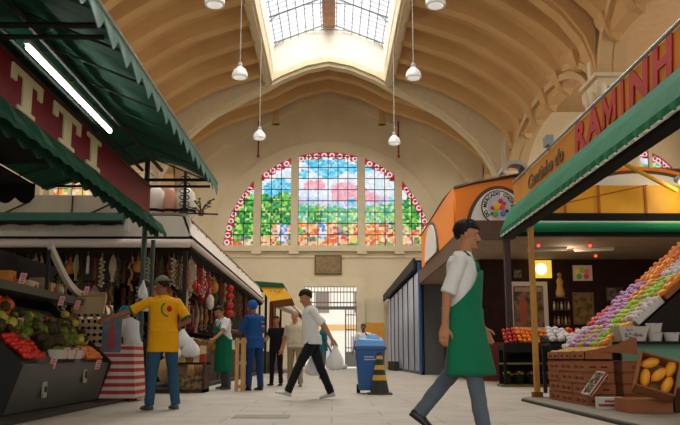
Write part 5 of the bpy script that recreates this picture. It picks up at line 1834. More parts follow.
mx.data_type = 'RGBA'
mx.inputs[6].default_value = lin('a8303c')
mx.inputs[7].default_value = lin('cbbcae')
nt.links.new(m3.outputs[0], mx.inputs[0])
nt.links.new(mx.outputs[2], b.inputs['Base Color'])
tb = empty('stall_table', (-3.26, 12.3, 0), 0, 'small table under the red and white striped cloth', 'table')
tb.scale = (0.78, 1, 1)
MB().box(-0.38, 0.42, -0.25, 0.3, 0.78, 0.8).build('tabletop', m_cnt, tb)
for sx in (-0.34, 0.38):
    for sy in (-0.2, 0.26):
        MB().box(sx - 0.02, sx + 0.02, sy - 0.02, sy + 0.02, 0.0, 0.78).build('leg', m_frame, tb)
mb = MB()
rings = []
for i in range(9):
    z = 0.81 - 0.77 * i / 8
    e = 0.03 + 0.10 * (i / 8)
    row = []
    per = [(-0.4, -0.27), (0.44, -0.27), (0.44, 0.32), (-0.4, 0.32)]
    for s_ in range(4):
        ax, ay = per[s_]
        bx_, by_ = per[(s_ + 1) % 4]
        for q in range(10):
            t = q / 10
            x, y = ax + (bx_ - ax) * t, ay + (by_ - ay) * t
            wv = 0.012 * (i / 8) * math.sin(q * 2.1 + s_) 
            cx_, cy_ = x - 0.02, y - 0.02
            ln = math.hypot(cx_, cy_)
            row.append((x + cx_ / ln * (e * .9 + wv), y + cy_ / ln * (e * .6 + wv), z))
    rings.append(row)
mb.loft(rings[::-1])
c_ = mb.build('striped_cloth', m_str)
c_.location = (-3.26, 12.3, 0)
c_.scale = (0.78, 1, 1)
tag(c_, 'red and white horizontally striped cloth draped to the floor over the small table', 'tablecloth')

# ================================================================== HANGING GOODS OF THE DELI STALL
random.seed(21)


def goods_mesh(kind):
    mb = MB()
    if kind == 'sausage_string':
        for k in range(6):
            a = k * 2.4
            mb.cap_tube((0.02 * math.cos(a), 0.02 * math.sin(a), -0.08 - k * 0.09), 0.02, (0.035 * math.cos(a + 1), 0.035 * math.sin(a + 1), -0.16 - k * 0.09), 0.02, 7, 2)
        mb.tube([(0, 0, 0), (0, 0, -0.1)], 0.005, 4)
    elif kind == 'salami':
        mb.cap_tube((0, 0, -0.12), 0.035, (0, 0, -0.5), 0.04, 9, 2).tube([(0, 0, 0), (0, 0, -0.1)], 0.005, 4)
        for z in (-0.2, -0.3, -0.4):
            mb.lathe((0, 0, z), [(0.041, 0), (0.043, 0.005), (0.041, 0.01)], 9)
    elif kind == 'pepper_bunch':
        for k in range(34):
            a = k * 2.4
            z = -0.1 - 0.5 * k / 34
            r = 0.03 + 0.05 * math.sin(PI * (k + 3) / 40)
            mb.cap_tube((0.01 * math.cos(a), 0.01 * math.sin(a), z), 0.010, (r * math.cos(a), r * math.sin(a), z - 0.07), 0.006, 5, 2)
        mb.tube([(0, 0, 0), (0, 0, -0.6)], 0.005, 4)
    elif kind == 'garlic_braid':
        for k in range(18):
            a = k * 2.4
            mb.ball((0.035 * math.cos(a), 0.035 * math.sin(a), -0.1 - k * 0.028), 0.026, 0.026, 0.024, 7, 5)
        mb.tube([(0, 0, 0), (0, 0, -0.55)], 0.008, 4)
    elif kind == 'cheese_gourd':
        mb.lathe((0, 0, -0.42), [(0.001, 0), (0.07, 0.02), (0.105, 0.09), (0.1, 0.17), (0.05, 0.24), (0.02, 0.27), (0.035, 0.31), (0.02, 0.34), (0.001, 0.35)], 12)
        mb.tube([(0, 0, 0), (0, 0, -0.1)], 0.005, 4)
    elif kind == 'net_bag':
        mb.ball((0, 0, -0.28), 0.085, 0.085, 0.15, 10, 8, fn=lambda d: 1 + 0.08 * math.sin(12 * d.x + 9 * d.z)).tube([(0, 0, 0), (0, 0, -0.15)], 0.008, 4)
    elif kind == 'dried_fish':
        mb.loft([[(-0.02, -0.01, -0.06), (0.02, -0.01, -0.06), (0.02, 0.01, -0.06), (-0.02, 0.01, -0.06)], [(-0.09, -0.012, -0.2), (0.09, -0.012, -0.2), (0.09, 0.012, -0.2), (-0.09, 0.012, -0.2)], [(-0.11, -0.012, -0.38), (0.11, -0.012, -0.38), (0.11, 0.012, -0.38), (-0.11, 0.012, -0.38)], [(-0.03, -0.008, -0.6), (0.03, -0.008, -0.6), (0.03, 0.008, -0.6), (-0.03, 0.008, -0.6)], [(-0.07, -0.005, -0.68), (0.07, -0.005, -0.68), (0.07, 0.005, -0.68), (-0.07, 0.005, -0.68)]])
        mb.tube([(0, 0, 0), (0, 0, -0.08)], 0.005, 4)
    return mb


GP = {}


def hang(kind, mname, hexc, loc, label, group, sc=1.0):
    key = (kind, mname)
    if key not in GP:
        m_ = M(mname, hexc, 0.5, var=0.25, vscale=14)
        o = goods_mesh(kind).build(kind, m_, None, smooth=(kind != 'dried_fish'))
        GP[key] = o
    else:
        o = GP[key].copy()
        COL.objects.link(o)
        o.name = kind
    o.location = loc
    o.rotation_euler = (0, 0, random.uniform(0, 6.28))
    o.scale = (sc, sc, sc)
    tag(o, label, {'sausage_string': 'sausages', 'salami': 'salami', 'pepper_bunch': 'peppers', 'garlic_braid': 'garlic', 'cheese_gourd': 'cheese', 'net_bag': 'net bag', 'dried_fish': 'dried fish'}[kind], group)
    return o


GK = [('sausage_string', 'dark_red_sausage', '7a281c', 'string of dark red sausages'), ('salami', 'brown_salami', '6a3a24', 'brown salami'), ('pepper_bunch', 'red_chilli', 'b01c18', 'bunch of red chilli peppers'),
      ('garlic_braid', 'pale_garlic', 'c9bfa4', 'braid of pale garlic'), ('sausage_string', 'tan_sausage', 'a8784c', 'string of tan sausages'), ('dried_fish', 'pale_fish', 'b8a88a', 'flat pale dried cod'), ('cheese_gourd', 'amber_cheese', 'c07a30', 'amber gourd-shaped cheese'), ('pepper_bunch', 'olive_herbs', '5a5a30', 'bunch of olive dried herbs'), ('salami', 'white_mould_salami', 'c4b8a8', 'white coated salami')]
# front rows under the fascia, facing the camera; the lower ones hang from an inner rail
zcount = 0
for i in range(100):
    rowi = i // 25
    x = -7.2 + (i % 25) * 0.172 + random.uniform(-.06, .06)
    k = GK[random.choice([0, 1, 3, 4, 5, 6, 7, 8, 0, 1, 7])]
    zone = 'behind the left counter' if x < -5.2 else 'above the shelf end' if x < -4 else 'near the green pole'
    rt = ['front', 'second', 'third, lower', 'last, lowest'][rowi]
    hang(k[0], k[1], k[2], (x, 16.35 + rowi * 0.45 + random.uniform(-.1, .1), [2.72, 2.72, 2.2, 1.75][rowi]), '%s, deli front, %s, %s row' % (k[3], zone, rt), '%s, deli front, %s, %s row' % (k[3], zone, rt), random.uniform(0.8, 1.25))
# side rows along the aisle
for i in range(150):
    rowi = i // 50
    y = 16.3 + (i % 50) * 0.25 + random.uniform(-.1, .1)
    if 17.8 < y < 20.2 and rowi == 0 and i % 3:
        k = GK[2]
    else:
        k = GK[random.choice([0, 1, 2, 3, 4, 5, 7, 8, 6, 2, 7, 0])]
    zone = 'near the fascia corner' if y < 19 else 'above the aproned vendor' if y < 22.5 else 'towards the far awnings'
    rt = ['outer', 'inner', 'lower inner'][rowi]
    hang(k[0], k[1], k[2], (-2.98 - rowi * 0.3 + random.uniform(-.05, .05), y, [2.72, 2.72, 2.1][rowi]), '%s, deli aisle side, %s, %s row' % (k[3], zone, rt), '%s, deli aisle side, %s, %s row' % (k[3], zone, rt), random.uniform(0.8, 1.3))
rl = MB().tube([(-3.58, 16.2, 2.12), (-3.58, 29, 2.12)], 0.015, 5)
part(rl, 'hanging_rail', m_frame, ds)
part(MB().tube([(-9.4, 17.25, 2.22), (-2.95, 17.25, 2.22)], 0.015, 5).tube([(-9.4, 17.7, 1.77), (-2.95, 17.7, 1.77)], 0.015, 5), 'hanging_rail', m_frame, ds)
# three big red balls in a column, and a white net
for i, (z, lb) in enumerate(((2.52, 'top'), (2.31, 'second'), (2.06, 'third'), (1.84, 'lowest'))):
    t = tag(MB().ball((0, 0, 0), 0.13, 0.13, 0.105, 14, 9, fn=lambda d: 1 + 0.05 * math.cos(8 * math.atan2(d.y, d.x))).build('red_cheese', M('red_wax_cheese', 'c02a1c', 0.35), smooth=True), 'round red waxed cheese, %s of the column hanging behind the vendor' % lb, 'cheese', 'red waxed cheeses in a column')
    t.location = (-2.86, 22.6, z)
hang('net_bag', 'white_net', 'cfc6b4', (-2.88, 19.2, 2.25), 'white net bag hanging just above the vendor in the green apron', 'white net bag', 1.2)
for i, (y, z, c, nm) in enumerate(((17.1, 2.35, 'b81c20', 'red'), (17.6, 2.3, 'b81c20', 'red'), (18.6, 2.45, 'c8284a', 'crimson'))):
    hang('net_bag', 'red_net_%s' % nm, c, (-2.9, y, z), '%s net bag hanging on the deli aisle side, %s' % (nm, ['nearest', 'middle', 'farthest'][i]), 'red net bags', 0.75)
# goods on the deli counter: baskets, sacks, bags
random.seed(9)
bcol = ['8a6a44', 'a88a5c', '6a4a2c', 'b8a484', '9a7a54']
for i in range(14):
    y = 16.6 + i * 0.62
    t = empty('goods_basket', (-3.12, y, 0.75), 0, 'woven basket of nuts on the deli side counter, %s' % ['first past the corner', 'second past the corner', 'third past the corner', 'fourth past the corner', 'fifth past the corner', 'sixth past the corner', 'seventh past the corner', 'eighth past the corner', 'ninth past the corner', 'tenth past the corner', 'eleventh past the corner', 'twelfth past the corner', 'thirteenth past the corner', 'last along the counter'][i], 'basket', 'baskets on the deli side counter')
    MB().lathe((0, 0, 0), [(0.18, 0), (0.27, 0.2), (0.28, 0.22), (0.25, 0.21), (0.001, 0.19)], 14).build('basket', M('wicker', '8a6436', 0.8, var=0.3, vscale=30), t)
    mb = MB()
    for k in range(40):
        a, r = random.uniform(0, 6.28), random.uniform(0, .2)
        mb.ball((r * math.cos(a), r * math.sin(a), 0.23 + 0.06 * (1 - r / .2) + random.uniform(0, .02)), 0.03, 0.024, 0.022, 6, 4)
    mb.build('nuts', M('nuts_' + bcol[i % 5], bcol[i % 5], 0.7), t)
for i, (x, y, z, sx, sy, sz, c, lb) in enumerate(((-2.95, 16.1, 0.08, .32, .4, .45, 'a8875a', 'brown jute sack at the foot of the deli corner'), (-2.85, 16.75, 0.08, .3, .35, .4, '7a5a3a', 'dark sack beside the jute sack'), (-3.0, 15.6, 0.08, .36, .3, .5, 'b8986a', 'tan sack in front of the deli corner'), (-2.95, 15.6, 0.6, .28, .25, .2, 'd0bc98', 'paper sack resting on the tan sack'))):
    t = MB().ball((0, 0, sz / 2), sx * .75, sy * .75, sz * .6, 14, 10, fn=lambda d: 1 + 0.06 * math.sin(7 * d.x + 5 * d.z) + (0.12 if abs(d.z) < .6 else 0)).build('goods_sack', M('sack_' + c, c, 0.9, var=0.2, vscale=12, bump=0.4, bscale=30), smooth=True)
    t.location = (x, y, z + sz * .1)
    tag(t, lb, 'sack')
m_bagw = M('white_plastic_bag', 'e2e0dc', 0.45, alpha=0.93)


def bag_mesh(seed, w=0.17, h=0.34):
    random.seed(seed)
    mb = MB()
    ph = [random.uniform(0, 6) for _ in range(6)]
    rings = []
    for i in range(13):
        t = i / 12
        z = -h * t
        r = w * (0.12 + 0.95 * math.sin(min(1, t * 1.25) * PI / 2) ** 1.3) * (1 if t < 0.9 else (1 - (t - .9) * 6))
        rings.append([(r * (1 + .12 * math.sin(3 * a + ph[0] + 4 * t) + .07 * math.sin(7 * a + ph[1] - 6 * t)) * math.cos(a), .72 * r * (1 + .12 * math.sin(4 * a + ph[2] + 3 * t)) * math.sin(a), z + 0.015 * math.sin(5 * a + ph[3])) for a in [2 * PI * k / 20 for k in range(20)]])
    mb.loft(rings)
    return mb


for i, (x, y, z, w_, lb) in enumerate(((-2.72, 15.0, 1.14, .17, 'bulging white plastic bag on the deli corner behind the yellow shirt'), (-2.55, 14.9, 0.98, .15, 'lower white plastic bag hanging by the deli corner'), (-2.86, 14.8, 0.95, .14, 'white plastic bag tucked beside the green pole'))):
    t = bag_mesh(30 + i, w_, .34).build('plastic_bag', m_bagw, smooth=True)
    t.location = (x, y, z)
    tag(t, lb, 'bag')
for i, (x, y, z, w_, lb) in enumerate(((-3.3, 14.2, 1.95, .075, 'white plastic bag tied high on the green pole'), (-3.22, 14.1, 1.72, .075, 'small white plastic bag tied lower on the green pole'))):
    t = bag_mesh(40 + i, w_, .3).build('plastic_bag', m_bagw, smooth=True)
    t.location = (x, y, z)
    tag(t, lb, 'bag')
bk = empty('bag_rack', (-2.6, 15.05, 0), 0, 'low wooden rack of packets standing at the deli corner', 'rack')
MB().box(-0.3, 0.3, -0.1, 0.5, 0.0, 0.06).box(-0.3, 0.3, 0.1, 0.5, 0.5, 0.54).box(-0.3, -0.26, -0.1, 0.5, 0, 0.56).box(0.26, 0.3, -0.1, 0.5, 0, 0.56).build('rack_frame', M('deli_shelf'), bk)
MB().box(-0.24, 0.24, 0.0, 0.4, 0.06, 0.3).build('packet_pile', M('packet_mixed', 'a08a64', 0.8, hex2='5c3a28', vscale=12), bk)
random.seed(77)
for i in range(18):
    lvl = i // 9
    c = ['d0c4a8', 'b89a6a', '8a5a34', 'c8b088', 'a83a2c'][i % 5]
    cn_ = ['cream', 'sandy', 'brown', 'beige', 'red'][i % 5]
    t = MB().box(-0.055, 0.055, -0.04, 0.04, 0, 0.15).build('food_packet', M('packet_' + c, c, 0.6, var=0.2, vscale=9), bevel=0.01)
    t.location = (-2.83 + (i % 9) % 5 * 0.12, 15.02 + ((i % 9) // 5) * 0.16 + lvl * .02, 0.541 + lvl * 0.152)
    t.rotation_euler = (0, 0, random.uniform(-.15, .15))
    tag(t, '%s food packet on the wooden rack at the deli corner, %s layer' % (cn_, ['lower', 'upper'][lvl]), 'packet', '%s packets, %s layer of the rack' % (cn_, ['lower', 'upper'][lvl]))
# wooden boards standing at the far corner by the person in blue
wb = empty('wooden_crate', (-1.78, 15.7, 0), 0, 'tall pale wooden slatted crate standing beside the blue overalls', 'crate')
MB().box(-0.06, 0.01, -0.03, 0.0, 0, 1.0).box(0.05, 0.14, -0.03, 0.0, 0, 1.0).build('board', M('pale_wood', 'c49a64', 0.7, var=0.12, vscale=5), wb)
MB().box(-0.06, 0.14, 0.0, 0.2, 0.05, 0.12).box(-0.06, 0.14, 0.0, 0.2, 0.5, 0.56).box(-0.06, 0.14, 0.0, 0.2, 0.9, 0.96).build('cross_rail', M('pale_wood'), wb)

# ================================================================== BIN, CONE, DRAIN
bn = empty('wheelie_bin', (0.68, 14.75, 0), 0, 'blue wheelie bin with light blue lid standing in the aisle', 'bin')
m_bin = M('blue_bin', '1c5aa0', 0.4)
MB().loft([[(-0.2, -0.22, 0.06), (0.2, -0.22, 0.06), (0.2, 0.22, 0.06), (-0.2, 0.22, 0.06)], [(-0.26, -0.3, 0.78), (0.26, -0.3, 0.78), (0.26, 0.3, 0.78), (-0.26, 0.3, 0.78)]]).build('bin_body', m_bin, bn, bevel=0.02)
MB().box(-0.28, 0.28, -0.32, 0.32, 0.76, 0.82).build('rim', M('blue_bin_rim', '184c88', 0.4), bn, bevel=0.01)
MB().loft([[(-0.27, -0.32, 0.82), (0.27, -0.32, 0.82), (0.27, 0.32, 0.84), (-0.27, 0.32, 0.84)], [(-0.2, -0.26, 0.95), (0.24, -0.26, 0.93), (0.24, 0.26, 0.99), (-0.2, 0.26, 1.0)]]).loft([[(-0.08, -0.2, 0.93), (0.18, -0.2, 0.93), (0.18, 0.2, 0.96), (-0.08, 0.2, 0.96)], [(-0.02, -0.12, 1.04), (0.12, -0.12, 1.04), (0.12, 0.12, 1.05), (-0.02, 0.12, 1.05)]]).build('lid', M('light_blue_lid', '5a9ad4', 0.4), bn, bevel=0.015)
for s in (-0.2, 0.2):
    MB().tube([(s - 0.03, 0.2, 0.08), (s + 0.03, 0.2, 0.08)], 0.08, 14).build('wheel', m_black, bn)
mb = MB()
for r_, n_ in ((0.63, 7), (0.585, 10)):
    for k in range(n_):
        mb.box(-0.11 + k * 0.025, -0.093 + k * 0.025, -0.295, -0.28, r_, r_ + 0.02)
mb.build('white_lettering', M('bin_lettering', 'cfd8e4', 0.5), bn)
cn = empty('traffic_cone', (0.83, 14.35, 0), 0, 'dark traffic cone with three yellow bands before the blue bin', 'cone')
m_cone = M('dark_cone', '3a3a36', 0.6)
m_yb = M('yellow_band', 'c8a02c', 0.5)
bands = [(0.03, 0.16, m_cone), (0.16, 0.24, m_cone), (0.24, 0.33, m_yb), (0.33, 0.42, m_cone), (0.42, 0.5, m_yb), (0.5, 0.6, m_cone), (0.6, 0.66, m_yb), (0.66, 0.72, m_cone)]
cr = lambda z: 0.17 - 0.135 * (z / 0.72)
for a, b_, m_ in bands:
    if m_ is m_yb:
        MB().lathe((0, 0, 0), [(cr(a) + 0.004, a), (cr(b_) + 0.004, b_), (cr(b_) - 0.002, b_), (cr(a) - 0.002, a)], 20).build('yellow_band', m_, cn, smooth=False)
MB().lathe((0, 0, 0), [(cr(0.02), 0.02), (cr(0.72), 0.72), (0.02, 0.72), (0.001, 0.71)], 20).build('cone_body', m_cone, cn, smooth=False)
MB().box(-0.21, 0.21, -0.21, 0.21, 0, 0.03).build('cone_base', m_cone, cn, bevel=0.01)
o = MB().box(-1.05, -0.45, 8.7, 9.2, 0.0, 0.006).build('floor_hatch', M('hatch_iron', '8c8578', 0.6, var=0.1), bevel=0.002)
tag(o, 'flat rectangular iron hatch set in the floor, bottom left of centre', 'hatch')
# white bags and sacks heap by the gate
for i, (x, y, r, lb) in enumerate(((0.3, 46.0, .3, 'left'), (0.62, 45.6, .26, 'right'), (0.1, 47.4, .34, 'rear'))):
    t = MB().ball((x, y, r * .6), r, r * .9, r * .62, 12, 8, fn=lambda d: 1 + 0.07 * math.sin(6 * d.x + 4 * d.z)).build('white_sack', M('white_sack', 'c9cdd2', 0.7), smooth=True)
    tag(t, 'white sack on the floor before the gate, %s one' % lb, 'sack')
for i in range(4):
    t = MB().box(3.0 - (i % 2) * .05, 3.25, 40 + i * 0.9, 40.6 + i * 0.9, 0, 0.45).build('dark_crate', M('dark_crate', '35302c', 0.7), bevel=0.01)
    tag(t, 'low dark crate at the foot of the right shutters, %s' % ['nearest of the row', 'second of the row', 'third of the row', 'farthest of the row'][i], 'crate', 'dark crates by the shutters')

# ================================================================== PEOPLE
m_skin = M('skin_tan', 'b07a58', 0.55, var=0.05)
m_skin2 = M('skin_brown', '8a5a3e', 0.55, var=0.05)
m_skin3 = M('skin_ruddy', 'c08468', 0.55, var=0.05)
m_hair = M('dark_hair', '1c1612', 0.6)
m_grey = M('grey_hair', 'a8a49c', 0.7)
m_eye = M('eye_white', 'd8d4cc', 0.3)
m_iris = M('eye_dark', '20140e', 0.3)
m_lip = M('lip', '8c4a3e', 0.6)
m_shoe = M('black_shoe', '1a1816', 0.4)
TEX = {}


def fabric(name, hexc, **k):
    return M(name, hexc, k.pop('rough', 0.85), bump=0.15, bscale=60, var=k.pop('var', 0.06), **k)


def remesh(o, vox, smooth=2, wrinkle=0.0, wsize=0.12):
    r = o.modifiers.new('skin', 'REMESH')
    r.mode = 'VOXEL'
    r.voxel_size = vox
    r.use_smooth_shade = True
    if smooth:
        s = o.modifiers.new('smooth', 'SMOOTH')
        s.factor = 0.5
        s.iterations = smooth
    if wrinkle:
        key = round(wsize, 3)
        if key not in TEX:
            t = bpy.data.textures.new('folds', 'CLOUDS')
            t.noise_scale = wsize
            t.noise_depth = 2
            TEX[key] = t
        d = o.modifiers.new('folds', 'DISPLACE')
        d.texture = TEX[key]
        d.texture_coords = 'LOCAL'
        d.strength = wrinkle
        d.mid_level = 0.5
    return o


def ell(c, rx, ry, ax, ay, n=20):
    c = Vector(c)
    return [c + ax * (rx * math.cos(2 * PI * k / n)) + ay * (ry * math.sin(2 * PI * k / n)) for k in range(n)]


def dirv(f, out, sd):
    return Vector((sd * math.sin(out), math.sin(f) * math.cos(out), -math.cos(f) * math.cos(out)))


def person(loc, heading, H, label, legs, arms, lean=0.0, twist=0.0, head=(0, 0), skin=None, hair=None, hairstyle='short', shirt=None, sleeve=0.55, trousers=None,
           shoes=None, build=1.0, vox=0.008, apron=None, shirt_hem=0.12, hat=None, hatcol=None, belly=0.0, moustache=False, name='person', extra=None, collar=True, lift=0.0, side=0.0):
    """legs: [(hip, out, knee, foot)] for left(-x) and right(+x); arms: [(shoulder, out, elbow, inward)]; angles in degrees, forward +"""
    R = math.radians
    root = empty(name, loc, heading, label, 'person')
    skin = skin or m_skin
    h = H
    B = build
    thigh, shank, ank = 0.245 * h, 0.235 * h, 0.045 * h
    # ---- legs
    feet = []
    J = {}
    for sd, (f, out, kn, ft) in zip((-1, 1), legs):
        hip = Vector((sd * 0.05 * h, 0, 0))
        k = hip + dirv(R(f), R(out), sd) * thigh
        a = k + dirv(R(f - kn), R(out * .7), sd) * shank
        J[sd] = [hip, k, a, R(ft)]
        fd = Vector((sd * 0.12, math.cos(R(ft)), math.sin(R(ft)))).normalized()
        toe = a + fd * 0.1 * h - Vector((0, 0, ank * math.cos(R(ft))))
        heel = a - fd * 0.035 * h - Vector((0, 0, ank * math.cos(R(ft))))
        feet.append(min(toe.z, heel.z) - 0.004 * h)
        J[sd] += [fd]
    hz = -min(feet) + lift
    P = Vector((0, 0, hz))
    for sd in (-1, 1):
        for i in range(3):
            J[sd][i] = J[sd][i] + P
    # ---- torso frame
    LM = Matrix.Rotation(-R(lean), 4, 'X') @ Matrix.Rotation(R(side), 4, 'Y')
    TW = Matrix.Rotation(R(twist), 4, 'Z')
    up = (LM @ Vector((0, 0, 1))).normalized()
    ax = (LM @ TW @ Vector((1, 0, 0))).normalized()
    ay = (LM @ TW @ Vector((0, 1, 0))).normalized()
    ax0, ay0 = Vector((1, 0, 0)), Vector((0, 1, 0))

    def T(x, y, z):
        return P + ax * (x * h) + ay * (y * h) + up * (z * h)
    # torso rings: height, half width, half depth, y shift
    TR = [(-0.045, 0.070, 0.058, 0), (0.0, 0.098, 0.072, 0), (0.05, 0.095, 0.066, 0.004), (0.105, 0.085, 0.060, 0.006), (0.16, 0.092, 0.064, 0.004), (0.215, 0.103, 0.068, 0.0), (0.255, 0.105, 0.062, -0.004), (0.285, 0.085, 0.048, -0.006), (0.305, 0.045, 0.036, -0.006)]

    def torso(inf, z0=-1, z1=9, mb=None, bel=1.0, flare=0.0, loose=0.0):
        mb = mb or MB()
        rings = []
        for z, rx, ry, ys in TR:
            if z0 <= z <= z1:
                m_ = min(1, max(0, z / 0.1))
                a1 = (ax0 * (1 - m_) + ax * m_).normalized()
                a2 = (ay0 * (1 - m_) + ay * m_).normalized()
                bb = belly * max(0, 1 - abs(z - 0.07) / 0.09)
                rx = max(rx, loose) if 0 <= z < 0.2 else rx
                rings.append(ell(T(0, ys + bb * .5, z) if z > 0.03 else P + ay0 * ((ys + bb * .5) * h) + Vector((0, 0, z * h)), rx * h * B + inf + flare, (ry + bb * .5) * h * B + inf + flare, a1, a2))
        mb.loft(rings)
        return mb
    # ---- arms
    A = {}
    for sd, (f, out, el, inw) in zip((-1, 1), arms):
        s = T(sd * 0.105 * B, -0.004, 0.262)
        d = dirv(R(f), R(out), sd)
        d = ax * d.x + ay * d.y + up * d.z
        e = s + d * 0.17 * h
        d2 = dirv(R(f + el), R(out), sd)
        d2 = Vector((d2.x - sd * math.sin(R(inw)), d2.y, d2.z)).normalized()
        d2 = (ax * d2.x + ay * d2.y + up * d2.z).normalized()
        w = e + d2 * 0.145 * h
        A[sd] = (s, e, w, d2)
    # ---- head
    nk = T(0, -0.004, 0.295)
    HM = LM @ TW @ Matrix.Rotation(R(head[0]), 4, 'Z') @ Matrix.Rotation(-R(head[1]), 4, 'X')
    hup = (HM @ Vector((0, 0, 1))).normalized()
    hc = nk + (up * 0.5 + hup * 0.5).normalized() * 0.06 * h + hup * 0.035 * h + (HM @ Vector((0, 1, 0))) * 0.014 * h
    s_ = h / 1.75
    HB = Matrix.Translation(hc) @ HM.to_3x3().to_4x4()

    def hp(x, y, z):
        return HB @ Vector((x * s_, y * s_, z * s_))
    R3 = HM.to_3x3().to_4x4()
    mb = MB()
    torso(-0.012, mb=mb)
    mb.cap_tube(nk - up * 0.03 * h, 0.036 * h, hc - hup * 0.02 * h, 0.032 * h, 14)
    # skull, jaw, nose, ears, brow, chin
    mb.ball(hp(0, -0.012, 0.03), 0.076 * s_, 0.094 * s_, 0.088 * s_, 20, 14, R3)
    mb.ball(hp(0, 0.026, -0.035), 0.058 * s_, 0.062 * s_, 0.072 * s_, 18, 12, R3)
    mb.ball(hp(0, 0.066, -0.088), 0.026 * s_, 0.024 * s_, 0.02 * s_, 12, 8, R3)
    mb.cap_tube(hp(0, 0.076, 0.018), 0.009 * s_, hp(0, 0.1, -0.026), 0.0145 * s_, 10)
    mb.ball(hp(-0.012, 0.09, -0.03), 0.009 * s_, 0.01 * s_, 0.008 * s_, 8, 6, R3)
    mb.ball(hp(0.012, 0.09, -0.03), 0.009 * s_, 0.01 * s_, 0.008 * s_, 8, 6, R3)
    mb.cap_tube(hp(-0.042, 0.068, 0.027), 0.012 * s_, hp(0.042, 0.068, 0.027), 0.012 * s_, 8)
    for q in (-1, 1):
        mb.ball(hp(q * 0.077, -0.012, 0.0), 0.011 * s_, 0.02 * s_, 0.033 * s_, 10, 8, R3)
        mb.ball(hp(q * 0.042, 0.062, -0.022), 0.02 * s_, 0.016 * s_, 0.018 * s_, 10, 8, R3)
    # arms and hands
    for sd in (-1, 1):
        s, e, w, d2 = A[sd]
        mb.cap_tube(s, 0.027 * h * B, e, 0.022 * h * B, 12)
        mb.cap_tube(e, 0.023 * h * B, w, 0.0145 * h, 12)
        # palm: flat, palm faces the body
        side_v = ax * (-sd)
        side_v = (side_v - d2 * side_v.dot(d2)).normalized()
        fwd = d2.cross(side_v).normalized()
        if fwd.dot(ay) < 0:
            fwd = -fwd
        pc = w + d2 * 0.028 * h
        rings = []
        for t, hw, ht in ((-0.018, 0.014, 0.011), (0.0, 0.017, 0.011), (0.02, 0.023, 0.0105), (0.045, 0.024, 0.009), (0.052, 0.022, 0.007)):
            c = w + d2 * t * h
            rings.append(ell(c, hw * h, ht * h, fwd, side_v, 12))
        mb.loft(rings)
        base = w + d2 * 0.048 * h
        for i, (o_, ln) in enumerate(((0.0175, 0.040), (0.006, 0.045), (-0.0055, 0.042), (-0.0165, 0.033))):
            b0 = base + fwd * o_ * h
            curl = 0.35 + 0.1 * i
            p1 = b0 + (d2 * math.cos(curl * .5) + side_v * math.sin(curl * .5)) * ln * h * .5
            p2 = p1 + (d2 * math.cos(curl * 1.8) + side_v * math.sin(curl * 1.8)) * ln * h * .5
            mb.cap_tube(b0 - d2 * 0.01 * h, 0.0052 * h, p1, 0.0050 * h, 8, 2)
            mb.cap_tube(p1, 0.0050 * h, p2, 0.0042 * h, 8, 2)
        t0 = w + d2 * 0.014 * h + fwd * 0.014 * h
        t1 = t0 + (fwd * 0.75 + d2 * 0.7 + side_v * 0.25).normalized() * 0.024 * h
        t2 = t1 + (fwd * 0.25 + d2 * 0.95 + side_v * 0.25).normalized() * 0.02 * h
        mb.cap_tube(t0, 0.0075 * h, t1, 0.006 * h, 8, 2)
        mb.cap_tube(t1, 0.006 * h, t2, 0.005 * h, 8, 2)
    # thighs under clothing, joined to the trunk
    for sd in (-1, 1):
        hip, k, a, ft, fd = J[sd]
        mb.cap_tube(hip, 0.045 * h, k, 0.026 * h, 12)
        mb.cap_tube(k, 0.027 * h, a, 0.019 * h, 12)
    body = mb.build('body', skin, root, smooth=True)
    remesh(body, vox, 1)
    # ---- face
    for q in (-1, 1):
        MB().ball(hp(q * 0.031, 0.077, 0.005), 0.0125 * s_, 0.008 * s_, 0.0075 * s_, 10, 8, R3).build('eye', m_eye, root, smooth=True)
        MB().ball(hp(q * 0.031, 0.084, 0.005), 0.006 * s_, 0.003 * s_, 0.006 * s_, 8, 6, R3).build('iris', m_iris, root, smooth=True)
        MB().cap_tube(hp(q * 0.016, 0.084, 0.024), 0.0045 * s_, hp(q * 0.048, 0.072, 0.026), 0.003 * s_, 6, 2).build('eyebrow', hair or m_hair, root, smooth=True)
    MB().cap_tube(hp(-0.02, 0.086, -0.055), 0.0045 * s_, hp(0.02, 0.086, -0.055), 0.0045 * s_, 8, 2).build('mouth', m_lip, root, smooth=True)
    if moustache:
        MB().cap_tube(hp(-0.024, 0.088, -0.045), 0.006 * s_, hp(0.024, 0.088, -0.045), 0.006 * s_, 8, 2).build('moustache', hair or m_hair, root, smooth=True)
    # ---- hair
    if hairstyle:
        fr = {'short': 0.42, 'full': 0.28, 'balding': 0.8, 'long': 0.36}[hairstyle]

        def hf(d):
            hid = (d.y > 0.18 and d.z < fr) or (d.z < (-0.72 if d.y < -0.45 else -0.4)) or (abs(d.x) > 0.8 and d.y > 0.05 and d.z < 0.12)
            n_ = 0.025 * math.sin(13 * d.x + 3) * math.sin(11 * d.y + 9 * d.z)
            return 0.9 if hid else 1.05 + n_ * (.6 if hairstyle != 'full' else 1) + ((0.09 if d.z > -.1 else 0.02) + 0.07 * math.sin(19 * d.x + 5) * math.sin(17 * d.z + 13 * d.y) if hairstyle == 'full' else 0)
        mh = MB().ball(hp(0, -0.014, 0.032), 0.079 * s_, 0.097 * s_, 0.092 * s_, 48, 32, R3, hf)
        if hairstyle == 'long':
            mh.loft([ell(hp(0, -0.05, 0.02), 0.075 * s_, 0.05 * s_, HM.to_3x3() @ Vector((1, 0, 0)), HM.to_3x3() @ Vector((0, 1, 0))), ell(hp(0, -0.07, -0.1), 0.085 * s_, 0.04 * s_, ax, ay), ell(hp(0, -0.075, -0.2), 0.07 * s_, 0.028 * s_, ax, ay)])
